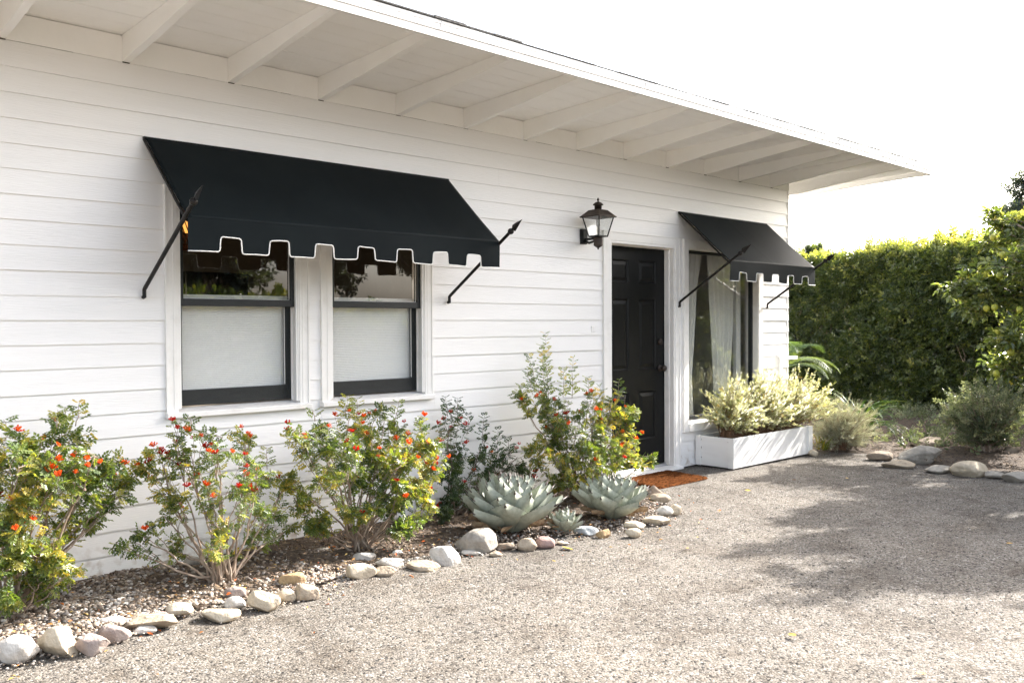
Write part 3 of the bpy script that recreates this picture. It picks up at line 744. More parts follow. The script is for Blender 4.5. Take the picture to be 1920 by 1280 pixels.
# ================================================================== LANTERN
def lantern():
    cx, cy = 5.555, -.168
    o = empty('wall_lantern', (cx, 0, 2.1), 'black and bronze coach lantern with clear glass mounted left of the door', 'wall lamp')
    m = MB(); m.box(cx - .035, cx + .035, -.020, .006, 2.025, 2.150); m.box(cx - .028, cx + .028, -.030, -.0202, 2.035, 2.14); m.build('backplate', [M_blkmetal], o, bevel=.004)
    m = MB(); m.tube([(cx, -.02, 2.05), (cx, -.07, 2.032), (cx, -.12, 2.040), (cx, cy + .03, 2.045)], .010, 8); m.box(cx - .012, cx + .012, cy + .03, -.028, 2.053, 2.072); m.build('bracket', [M_blkmetal], o)
    m = MB(); m.lathe([(.004, -.100), (.007, -.094), (.006, -.088), (.018, -.080), (.034, -.070), (.038, -.064), (.038, .0), (.034, .003)], (cx, cy, 2.070), 24); m.build('base', [M_bronze], o, smooth=False)
    zb, zt = 2.078, 2.238; hb, ht = .054, .090
    m = MB()
    for sx in (-1, 1):
        for sy in (-1, 1): m.tube([(cx + sx * hb, cy + sy * hb, zb), (cx + sx * ht, cy + sy * ht, zt)], .0055, 6)
    for h, z in ((hb, zb),):
        for s in (-1, 1):
            m.box(cx - h, cx + h, cy + s * h - .005, cy + s * h + .005, z - .006, z + .006); m.box(cx + s * h - .005, cx + s * h + .005, cy - h, cy + h, z - .0055, z + .0055)
    m.box(cx - hb, cx + hb, cy - hb, cy + hb, zb - .004, zb - .0005)
    m.build('cage', [M_blkmetal], o)
    g = MB()
    for sx, sy in ((1, 0), (-1, 0), (0, 1), (0, -1)):
        if sx: V = [(cx + sx * hb, cy - hb, zb), (cx + sx * hb, cy + hb, zb), (cx + sx * ht, cy + ht, zt), (cx + sx * ht, cy - ht, zt)]
        else: V = [(cx - hb, cy + sy * hb, zb), (cx + hb, cy + sy * hb, zb), (cx + ht, cy + sy * ht, zt), (cx - ht, cy + sy * ht, zt)]
        g.add(V, [(0, 1, 2, 3)])
    g.build('pane', [M_glass], o)
    V = []; prof = [(.108, 2.232), (.108, 2.240), (.100, 2.246), (.056, 2.292), (.030, 2.298)]
    m = MB()
    for h, z in prof: V += [(cx - h, cy - h, z), (cx + h, cy - h, z), (cx + h, cy + h, z), (cx - h, cy + h, z)]
    F = [(i * 4 + k, i * 4 + (k + 1) % 4, i * 4 + 4 + (k + 1) % 4, i * 4 + 4 + k) for i in range(4) for k in range(4)] + [(3, 2, 1, 0), (16, 17, 18, 19)]
    m.add(V, F); ro = m.build('roof', [M_bronze], o, bevel=.001)
    m = MB(); m.lathe([(.029, 2.297), (.030, 2.330), (.044, 2.334), (.042, 2.340), (.026, 2.354), (.012, 2.360), (.006, 2.362), (.005, 2.370), (.010, 2.376), (.009, 2.382), (.003, 2.392), (.0005, 2.397)], (cx, cy, 0), 20); m.build('finial', [M_bronze], o, smooth=True)
    m = MB(); m.lathe([(.013, 2.08), (.018, 2.083), (.018, 2.088), (.011, 2.090), (.011, 2.150), (.009, 2.152)], (cx, cy, 0), 14); m.build('candle_sleeve', [mat('candle_white', (.75, .72, .62), .5)], o, smooth=False)
    m = MB(); m.lathe([(.008, 2.152), (.017, 2.17), (.018, 2.19), (.011, 2.215), (.003, 2.228)], (cx, cy, 0), 14); m.build('bulb', [M_glass], o, smooth=True)
lantern()
# small junction cover on the siding + picket with crossbar
mb = MB(); p = on_y(1112, 617, 0); mb.box(p[0] - .022, p[0] + .022, -.003, .01, p[2] - .028, p[2] + .028)
tag(mb.build('outlet_cover', [M_white], bevel=.006), 'small white painted outlet cover on the siding left of the door', 'outlet cover')
def picket():
    o = empty('picket_post', (8.80, -.09, 0), 'white pointed picket with a short crossbar at the house corner behind the planter', 'picket')
    c = on_y(1459, 700, -.10)[0]; m = MB(); x0, x1, ya, yb = c - .03, c + .03, -.135, -.070; zc = 1.002
    m.add([(x0, ya, 0), (x1, ya, 0), (x1, yb, 0), (x0, yb, 0), (x0, ya, zc), (x1, ya, zc), (x1, yb, zc), (x0, yb, zc), ((x0 + x1) / 2, (ya + yb) / 2, zc + .045)],
          [(3, 2, 1, 0), (0, 1, 5, 4), (1, 2, 6, 5), (2, 3, 7, 6), (3, 0, 4, 7), (4, 5, 8), (5, 6, 8), (6, 7, 8), (7, 4, 8)])
    m.build('post', [M_white], o, bevel=.003)
    m = MB(); m.box(x1 + .0005, on_y(1493, 662, -.10)[0], -.118, -.085, .968, 1.004); m.build('crossbar', [M_white], o, bevel=.004)
picket()

# ================================================================== DOORMAT, PLANTER
def doormat():
    o = MB(); n = 40
    c = [np.array([5.925, -.065]), np.array([5.89, -.525]), np.array([6.60, -.525]), np.array([6.665, -.025])]
    V = []; F = []; nx, ny = 60, 40; rr = np.random.default_rng(2)
    for j in range(ny + 1):
        for i in range(nx + 1):
            a = i / nx; b = j / ny; p = (c[0] * (1 - a) + c[3] * a) * (1 - b) + (c[1] * (1 - a) + c[2] * a) * b
            e = min(a, 1 - a, b, 1 - b) > 0
            V.append((p[0], p[1], .0 if not e else .018 + rr.uniform(-.003, .003)))
    for j in range(ny):
        for i in range(nx): q = j * (nx + 1) + i; F.append((q, q + nx + 1, q + nx + 2, q + 1))
    o = mesh_py('doormat', V, F, M_coir); tag(o, 'orange brown coir doormat lying before the black door', 'doormat')
doormat()
def planter():
    x0, x1, ya, yb = 7.155, 8.60, -.432, -.012; zt = .292; t = .024
    o = empty('planter_box', ((x0 + x1) / 2, (ya + yb) / 2, 0), 'long white painted wooden planter box below the curtained window', 'planter')
    m = MB(); m.box(x0, x1, ya, ya + t, .012, zt); m.build('front_board', [M_white], o, bevel=.002)
    m = MB(); m.box(x0, x1, yb - t, yb, .012, zt); m.build('back_board', [M_white], o, bevel=.002)
    for a in (x0 + .0005, x1 - t): m = MB(); m.box(a, a + t, ya + t + .0005, yb - t - .0005, .012, zt - .003); m.build('end_board', [M_white], o, bevel=.002)
    for (a, b) in ((ya - .0015, ya + .060), (yb - .058, yb + .0015)): MB().box(x0 - .012, x0 - .0003, a, b, .010, zt + .001).build('corner_trim', [M_white], o, bevel=.0015)
    MB().box(x1 - .075, x1 + .004, ya - .012, ya - .0003, .010, zt + .001).build('corner_trim', [M_white], o, bevel=.0015)
    MB().box(x1 + .0003, x1 + .012, ya + .0005, ya + .06, .010, zt + .001).build('corner_trim', [M_white], o, bevel=.0015)
    rr = random.Random(4)
    for z in (.08, .17, .25):
        for yv in (ya + .062, yb - .062): MB().box(x0 - .0006, x0 - .0001, yv, yv + rr.uniform(.004, .008), z, z + rr.uniform(.006, .02)).build('nail_stain', [M_gap], o)
    V = []; F = []; nx, ny = 40, 12
    for j in range(ny + 1):
        for i in range(nx + 1): V.append((x0 + t + (x1 - x0 - 2 * t) * i / nx, ya + t + (yb - ya - 2 * t) * j / ny, .245 + rr.uniform(-.008, .012)))
    for j in range(ny):
        for i in range(nx): q = j * (nx + 1) + i; F.append((q, q + 1, q + nx + 2, q + nx + 1))
    mesh_py('soil', V, F, M_soilin, o, smooth=True)
planter()
#@@PART2
# ================================================================== ROCKS AND PEBBLES
ROCKC = {
 'white': ((.60, .57, .52), (.45, .41, .36)), 'cream': ((.56, .48, .36), (.42, .35, .26)), 'tan': ((.42, .35, .26), (.30, .24, .18)),
 'grey': ((.38, .345, .295), (.26, .235, .20)), 'purple': ((.29, .235, .21), (.38, .31, .27)), 'pink': ((.40, .28, .24), (.30, .20, .18)),
 'ochre': ((.42, .30, .16), (.28, .19, .11)), 'brown': ((.30, .24, .18), (.20, .16, .12)), 'blue': ((.27, .29, .30), (.42, .43, .42)), 'dark': ((.13, .12, .12), (.2, .18, .17))}
M_rock = {k: mat('stone_' + k, a, .85, col2=b, vscale=14, bump=.010, bscale=45, detail=12, lo=.36, hi=.64, spec=.25) for k, (a, b) in ROCKC.items()}
def ico(n):
    import bmesh
    bm = bmesh.new(); bmesh.ops.create_icosphere(bm, subdivisions=n, radius=1.0); bm.verts.ensure_lookup_table()
    V = np.array([v.co[:] for v in bm.verts]); F = np.array([[v.index for v in f.verts] for f in bm.faces]); bm.free(); return V, F
ICO4 = ico(4); ICO3 = ico(3); ICO1 = ico(1); ICO2 = ico(2)
def lump(V, seed, amp=.22, planes=7, cut=.72):
    r = np.random.default_rng(seed); N = V.copy()
    W = N.copy()
    for _ in range(planes):     # flatten facets like a broken or worn stone
        n = r.normal(size=3); n /= np.linalg.norm(n); c = r.uniform(cut, .98)
        d = W @ n - c; W -= np.outer(np.clip(d, 0, None) * r.uniform(.75, 1), n)
    disp = np.zeros(len(V))
    for f, a in ((1.3, amp), (2.6, amp * .45), (5.5, amp * .16), (11, amp * .07)):
        for _ in range(3):
            k = r.normal(size=3) * f; disp += a / 3 * np.sin(N @ k + r.uniform(0, 6.28))
    return W * (1 + disp)[:, None]
ROCKS = [  # px centre, px bottom, px width, px height, colour, shape (o oval, a angular, f flat, s spire), label
 (18, 1243, 76, 54, 'white', 'o', 'chalky white boulder cut by the left frame edge'),
 (95, 1229, 80, 60, 'cream', 'a', 'big cream domed boulder, second from the left in the border'),
 (162, 1224, 64, 36, 'purple', 'a', 'purplish brown stone right of the big cream boulder'),
 (204, 1203, 62, 30, 'purple', 'o', 'smooth pinkish brown stone above the purplish brown one'),
 (203, 1178, 48, 24, 'white', 'o', 'bright white pebble stone above the pinkish brown stone'),
 (154, 1193, 44, 16, 'cream', 'f', 'low cream stone tucked behind the purplish brown stone'),
 (270, 1179, 100, 30, 'tan', 'a', 'long low tan stone between two white stones'),
 (268, 1185, 42, 14, 'white', 'f', 'flat white stone in front of the long tan stone'),
 (332, 1154, 50, 24, 'cream', 'o', 'smooth cream oval stone beside an orange leaf'),
 (297, 1158, 32, 13, 'pink', 'f', 'small pinkish flat stone left of the cream oval'),
 (405, 1163, 70, 30, 'cream', 'f', 'pale cream slab sunk in the edge left of a white stone'),
 (438, 1141, 37, 24, 'white', 'o', 'white veined stone right of the pale cream slab'),
 (440, 1120, 38, 21, 'purple', 'o', 'dull purple rounded stone behind the white veined one'),
 (487, 1145, 62, 42, 'cream', 'a', 'large wedge shaped cream boulder below the second shrub'),
 (530, 1128, 40, 26, 'cream', 'o', 'rounded cream stone right of the wedge shaped boulder'),
 (572, 1125, 44, 31, 'tan', 'o', 'oval tan stone at the right end of the left stone row'),
 (543, 1101, 50, 28, 'ochre', 'a', 'blocky ochre stone on top behind the rounded cream stone'),
 (310, 1066, 28, 18, 'grey', 'o', 'grey stone against the siding left of the second shrub'),
 (357, 1062, 36, 22, 'grey', 'o', 'darker grey stone against the siding behind the second shrub'),
 (140, 1142, 34, 13, 'grey', 'f', 'flat grey stone lying in pebbles by the first shrub'),
 (606, 1036, 34, 14, 'grey', 'f', 'pale grey stone in the mulch left of the third shrub'),
 (683, 1054, 50, 20, 'white', 'f', 'flat whitish stone under the stems of the third shrub'),
 (673, 1086, 54, 30, 'cream', 'o', 'cream rounded block, leftmost of the middle stones'),
 (734, 1069, 62, 27, 'white', 'a', 'pale angular slab right of the cream rounded block'),
 (720, 1081, 40, 19, 'tan', 'o', 'small tan stone in front of the pale angular slab'),
 (791, 1070, 58, 20, 'tan', 'f', 'low tan slab before the white angular boulder'),
 (837, 1058, 60, 36, 'white', 'a', 'white angular boulder left of the big grey one'),
 (745, 1042, 18, 12, 'white', 'o', 'little white pebble stone behind the angular slab'),
 (882, 1041, 34, 14, 'white', 'f', 'thin bright white stone at the foot of the big grey boulder'),
 (896, 1036, 74, 48, 'grey', 'o', 'big grey tan boulder leaning against the larger agave'),
 (930, 1042, 24, 11, 'tan', 'f', 'small flat tan chip right of the big grey boulder'),
 (953, 1031, 38, 16, 'brown', 'a', 'brown wedge stone below the larger agave'),
 (989, 1032, 35, 25, 'tan', 'o', 'round tan cobble between brown wedge and pink stone'),
 (1021, 1027, 37, 22, 'pink', 'o', 'smooth pink stone below the agave pup'),
 (1054, 1021, 24, 9, 'cream', 'f', 'thin cream stone below the agave pup beside a yellow leaf'),
 (1100, 1004, 42, 19, 'blue', 'o', 'blue grey marbled stone below the smaller agave'),
 (1134, 1008, 28, 22, 'ochre', 'a', 'rusty brown stone under the smaller agave'),
 (1188, 1007, 27, 18, 'cream', 'o', 'greyish cream stone right of the smaller agave base'),
 (1193, 991, 38, 18, 'cream', 'f', 'pale oblong stone below the long cream one'),
 (1238, 983, 54, 17, 'cream', 'f', 'long cream stone at the outer corner of the bed'),
 (1246, 968, 30, 21, 'white', 'o', 'round white stone on the corner of the bed'),
 (1266, 964, 22, 21, 'cream', 'o', 'yellowish stone right of the round white stone'),
 (1238, 943, 38, 19, 'tan', 'o', 'smooth tan cobble in front of the pointed brown stone'),
 (1226, 935, 36, 28, 'brown', 's', 'pointed brown pyramid stone near the doormat corner'),
 (1207, 930, 25, 13, 'grey', 'o', 'grey stone left of the pointed brown stone'),
 (1180, 923, 44, 15, 'cream', 'f', 'long pale slab along the edge of the doormat'),
 (1163, 914, 24, 18, 'ochre', 'o', 'ochre cobble at the left corner of the doormat'),
 (1727, 868, 98, 38, 'grey', 'a', 'largest grey boulder in the garden bed under the hedge'),
 (1656, 862, 44, 18, 'brown', 'o', 'rounded brown grey stone left of the largest grey boulder'),
 (1697, 877, 64, 18, 'tan', 'f', 'flat tan stone in front of the largest grey boulder'),
 (1768, 887, 54, 19, 'grey', 'f', 'low flat grey stone left of the cream domed one'),
 (1830, 893, 65, 31, 'cream', 'o', 'cream domed boulder on the right edge of the drive'),
 (1868, 896, 34, 13, 'grey', 'o', 'small grey stone right of the cream domed boulder'),
 (1915, 903, 54, 20, 'grey', 'o', 'grey stone touching the right frame edge'),
 (1764, 841, 78, 28, 'brown', 'f', 'brown flagstone under the rounded silvery shrub'),
 (1900, 854, 30, 19, 'brown', 'o', 'brown stone in the shade at the far right of the bed'),
 (1526, 854, 16, 13, 'cream', 'o', 'little pale stone at the right corner of the planter box'),
]
for i, (u, vb, w, h, c, sh, lab) in enumerate(ROCKS):
    p = on_z(u, vb, 0); sc = depth(p) / FPX; W = w * sc / 2; H = h * sc
    view = np.array([CF[0], CF[1]]); view /= np.linalg.norm(view)
    Dp = {'o': .72, 'a': .62, 'f': .75, 's': .5}[sh] * W
    hh = {'o': .80, 'a': .85, 'f': .62, 's': 1.0}[sh] * H   # seen from above, part of the height is the top face
    V = lump(ICO4[0] if w > 30 else ICO3[0], 100 + i, amp={'o': .10, 'a': .16, 'f': .12, 's': .14}[sh], planes={'o': 12, 'a': 20, 'f': 14, 's': 12}[sh], cut={'o': .62, 'a': .42, 'f': .5, 's': .5}[sh])
    if sh == 's': V[:, :2] *= np.clip(1.05 - .75 * (V[:, 2:3] + .3), .06, 1.3)
    V /= np.abs(V).max(0)
    V = V * np.array([W * 1.16, Dp * 1.08, H * {'o': .56, 'a': .58, 'f': .50, 's': .66}[sh]])
    a = math.atan2(CR[1], CR[0]) + random.uniform(-.25, .25)
    c_, s_ = math.cos(a), math.sin(a)
    X = V[:, 0] * c_ - V[:, 1] * s_; Y = V[:, 0] * s_ + V[:, 1] * c_; V = np.stack([X, Y, V[:, 2] + H * {'o': .32, 'a': .32, 'f': .20, 's': .38}[sh]], -1)
    x, y = p[0] + view[0] * Dp * .75, p[1] + view[1] * Dp * .75
    o = mesh_np('rock', V, (ICO4 if w > 30 else ICO3)[1], M_rock[c], smooth=True); o.location = (x, y, 0)
    tag(o, lab, 'rock', 'border stones' if u < 1400 else 'garden bed stones')

def rot_from(dirs, nrm):
    """columns x,y,z with y along dirs and z close to nrm"""
    y = dirs / (np.linalg.norm(dirs, axis=1, keepdims=True) + 1e-9)
    x = np.cross(y, nrm); x /= (np.linalg.norm(x, axis=1, keepdims=True) + 1e-9); z = np.cross(x, y)
    return np.stack([x, y, z], -1)
def instance(name, T, pos, Rm, sc, rnd, m, parent=None, smooth=False):
    tv, tf = T; n = len(pos)
    sc = np.asarray(sc); sc = sc[:, None, None] if sc.ndim == 1 else sc[:, None, :]
    V = np.einsum('nij,nkj->nki', Rm, tv[None] * sc) + pos[:, None, :]
    F = tf[None] + (np.arange(n) * len(tv))[:, None, None]
    return mesh_np(name, V.reshape(-1, 3), F.reshape(-1, tf.shape[1]), m, parent, np.repeat(rnd, len(tf)), smooth)
def rand_rot(r, n):
    d = r.normal(size=(n, 3)); u = r.normal(size=(n, 3)); return rot_from(d, u)
def pebbles():
    r = np.random.default_rng(11); P = []
    def add(n, fx, smin, smax):
        xs, ys = fx(n); P.append((xs, ys, r.uniform(smin, smax, n) * r.uniform(.6, 1, n)))
    def bed(n):
        x = r.uniform(-.6, 5.8, n); f = np.array([bed_front(a) for a in x]); t = r.beta(1.1, 1.7, n); return x, f + .05 + (0 - f - .05) * t
    add(9000, bed, .006, .017)
    def left(n):
        x = r.uniform(.2, 2.6, n); f = np.array([bed_front(a) for a in x]); return x, f + .04 + (-.02 - f) * r.beta(1.0, 1.5, n)
    add(8000, left, .007, .020)
    def edge(n):
        x = r.uniform(.2, 5.8, n); f = np.array([bed_front(a) for a in x]); return x, f + r.normal(.03, .06, n)
    add(2600, edge, .004, .012)
    x = np.concatenate([p[0] for p in P]); y = np.concatenate([p[1] for p in P]); s = np.concatenate([p[2] for p in P])
    y = np.minimum(y, -.004)
    # fewer stones inside the mulch patches at the shrub feet
    mul = np.zeros(len(x), bool)
    for cx, cy, rad in [(2.15, -.5, .42), (3.1, -.4, .5), (3.9, -.3, .45), (4.8, -.4, .5), (2.6, -.3, .4)]: mul |= ((x - cx) ** 2 + (y - cy) ** 2 < rad ** 2)
    keep = ~mul | (r.random(len(x)) < .22); x, y, s = x[keep], y[keep], s[keep]
    z = np.array([bed_z(a, b) for a, b in zip(x, y)]) + s * .2; z[y < np.array([bed_front(a) for a in x]) + .05] = .002
    n = len(x)
    T = (lump(ICO1[0], 5, .12, 4, .8) * np.array([1, .8, .55]), ICO1[1])
    th = r.uniform(0, 6.28, n); d = np.stack([np.cos(th), np.sin(th), r.normal(0, .2, n)], -1); u = np.stack([r.normal(0, .25, n), r.normal(0, .25, n), np.ones(n)], -1)
    o = instance('pebbles', T, np.stack([x, y, z], -1), rot_from(d, u), s, r.random(n), M_pebble, smooth=True)
    tag(o, kind='stuff', label='small rounded pebbles spread over the planting bed', cat='pebbles')
    # loose grit on the drive
    n = 5000; x = r.uniform(1.0, 9.0, n); y = r.uniform(-4.4, .1, n); k = (y < np.array([bed_front(min(a, 5.85)) if a < 5.86 else 0 for a in x])); k &= ~((x > 5.8) & (y > -.56)); x, y = x[k], y[k]; n = len(x)
    s = r.uniform(.0022, .0060, n)
    T = (lump(ICO1[0], 9, .2, 6, .6) * np.array([1, .8, .6]), ICO1[1])
    o = instance('grit', T, np.stack([x, y, np.full(n, -.001)], -1), rand_rot(r, n), s, r.random(n), M_chip)
    tag(o, kind='stuff', label='loose grit scattered over the worn drive', cat='grit')
pebbles()

# mulch litter in both beds
def litter():
    r = np.random.default_rng(12)
    T = (np.array([[-.5, 0, 0], [.5, 0, 0], [.4, 1, .1], [-.3, 1.1, 0]], float) * np.array([.35, 1, 1]), np.array([[0, 1, 2, 3]]))
    n = 9000; x = r.uniform(.2, 5.8, n); f = np.array([bed_front(a) for a in x]); y = f + .08 - (f + .08) * r.random(n)
    z = np.array([bed_z(a, b) for a, b in zip(x, y)]) + .006
    n2 = 9000; y2 = r.uniform(-3.4, 2, n2); x2 = np.array([gb_left(a) for a in y2]) + .08 + r.random(n2) ** 1.3 * 3
    z2 = .035 + .05 * (x2 - 8.5) / 6 + r.uniform(0, .02, n2)
    P = np.stack([np.concatenate([x, x2]), np.concatenate([y, y2]), np.concatenate([z, z2])], -1); n = len(P)
    th = r.uniform(0, 6.28, n); d = np.stack([np.cos(th), np.sin(th), r.normal(0, .25, n)], -1); u = np.stack([r.normal(0, .4, n), r.normal(0, .4, n), np.ones(n)], -1)
    m = rnd_mat('mulch_bits', [(0, (.04, .025, .016)), (.5, (.10, .065, .04)), (.85, (.20, .13, .08)), (1, (.34, .24, .14))], rough=.85)
    tag(instance('mulch', T, P, rot_from(d, u), np.stack([r.uniform(.01, .03, n)] * 3, -1), r.random(n), m), 'brown bark mulch litter covering both beds', 'mulch', kind='stuff')
litter()

# ================================================================== FOLIAGE TOOLS
def leaflet(base, ang, L, w, up=0.0, fold=.18):
    """folded diamond leaf in the xy plane, direction angle from +y, returns verts, faces"""
    c, s = math.cos(ang), math.sin(ang)
    pts = [(0, 0, 0), (-w / 2, L * .5, fold * w), (0, L, up - .12 * L), (w / 2, L * .5, fold * w)]
    return [(base[0] + x * c + y * s, base[1] - x * s + y * c, base[2] + z) for x, y, z in pts], [(0, 1, 2), (0, 2, 3)]
def template(leaves):
    V = []; F = []
    for args in leaves:
        v, f = leaflet(*args); n = len(V); V += v; F += [tuple(i + n for i in q) for q in f]
    return np.array(V, float), np.array(F)
T_pinnate = template([((0, t, -.03 * i), s * R(62), .40, .29, -.02) for i, t in enumerate((.25, .52, .78)) for s in (-1, 1)] + [((0, .88, -.05), 0, .42, .28, -.03)])
T_single = template([((0, 0, 0), 0, 1.0, .5)])
T_cluster = template([((0, .0, 0), R(-70), .6, .34), ((0, .12, .02), R(75), .62, .34), ((0, .35, .05), R(-45), .6, .32), ((0, .45, .03), R(50), .58, .33), ((0, .6, .05), 0, .6, .32)])
def whorl():
    L = []; V = []; F = []
    for k in range(6):
        y = k / 6
        for q in range(4):
            a = math.pi / 2 * q + (math.pi / 4 if k % 2 else 0)
            ca, sa = math.cos(a), math.sin(a); l = .30 * (1 - .35 * k / 6); w = .15; n = len(V)
            rad = np.array([ca, 0, sa]); tan = np.array([-sa, 0, ca]); b = np.array([0, y, 0]); up = np.array([0, 1.0, 0])
            mid = b + rad * l * .5 + up * l * .22; tip = b + rad * l * 1.0 + up * l * .42
            V += [b, mid - tan * w / 2 - rad * .0, tip, mid + tan * w / 2]; F += [(n, n + 1, n + 2), (n, n + 2, n + 3)]
    return np.array(V), np.array(F)
T_whorl = whorl()
G_leaf = [(0, (.045, .085, .018)), (.3, (.085, .14, .030)), (.55, (.15, .205, .045)), (.78, (.27, .29, .07)), (.93, (.42, .37, .08)), (1, (.50, .38, .07))]
M_honey = leaf_mat('honeysuckle_leaf', G_leaf, trans=.5, gloss=.45, rough=.38, tcol=(1.15, 1.05, .35), tboost=1.7)
M_honeyd = leaf_mat('honeysuckle_leaf_shaded', [(0, (.022, .048, .018)), (.5, (.040, .075, .024)), (.85, (.07, .11, .03)), (1, (.16, .15, .03))], trans=.4, gloss=.35, rough=.35, tboost=1.5)  # darker copy of the honeysuckle leaf, shade by the wall put into its colour
M_petal = leaf_mat('orange_petal', [(0, (.70, .075, .02)), (.5, (.80, .15, .03)), (1, (.88, .24, .04))], trans=.4, gloss=.1, tcol=(1, .6, .3), tboost=1.3)
M_petald = leaf_mat('red_petal', [(0, (.45, .02, .012)), (1, (.62, .05, .02))], trans=.35, gloss=.1, tcol=(1, .5, .3), tboost=1.2)
def flower_mesh(seed, m):
    r = random.Random(seed); V = []; F = []; rnd = []
    n = r.randint(9, 12)
    for k in range(n):
        th = 2 * math.pi * k / n + r.uniform(-.3, .3); el = r.uniform(.25, 1.15)
        L = r.uniform(.030, .044); d = np.array([math.cos(th) * math.cos(el), math.sin(th) * math.cos(el), math.sin(el)])
        a = np.cross(d, [0, 0, 1.0]); a /= np.linalg.norm(a); b = np.cross(a, d); base = len(V)
        rings = [(0.0, .0016), (.55, .0034), (.82, .0042), (1.0, .0075)]
        for t, rad in rings:
            c = d * L * t + np.array([0, 0, .006 * t * t])
            for q in range(5): ph = 2 * math.pi * q / 5; V.append(c + (a * math.cos(ph) + b * math.sin(ph)) * rad)
        for i in range(3):
            for q in range(5): q2 = (q + 1) % 5; F.append((base + i * 5 + q, base + i * 5 + q2, base + i * 5 + 5 + q2, base + i * 5 + 5 + q))
        rnd += [r.random()] * 15
    o = mesh_np('flower_cluster', np.array(V), np.array(F), m, None, rnd, True); me = o.data; bpy.data.objects.remove(o); return me
FLOWERS = [flower_mesh(1, M_petal), flower_mesh(2, M_petal), flower_mesh(3, M_petald), flower_mesh(4, M_petald)]
def put_mesh(name, me, parent, loc, rot=(0, 0, 0), sc=1.0):
    o = bpy.data.objects.new(name, me); COL.objects.link(o); o.parent = parent
    w = wmat(parent).inverted()
    o.matrix_basis = w @ Matrix.LocRotScale(Vector(loc), __import__('mathutils').Euler(rot), Vector((sc, sc, sc))); return o
def bez(a, b, c, n):
    t = np.linspace(0, 1, n)[:, None]; return (1 - t) ** 2 * a + 2 * t * (1 - t) * b + t ** 2 * c
def wig(pts, r, amp):
    n = len(pts); w = np.cumsum(r.normal(0, amp, (n, 3)), 0); w -= np.linspace(0, 1, n)[:, None] * w[-1]; return pts + w

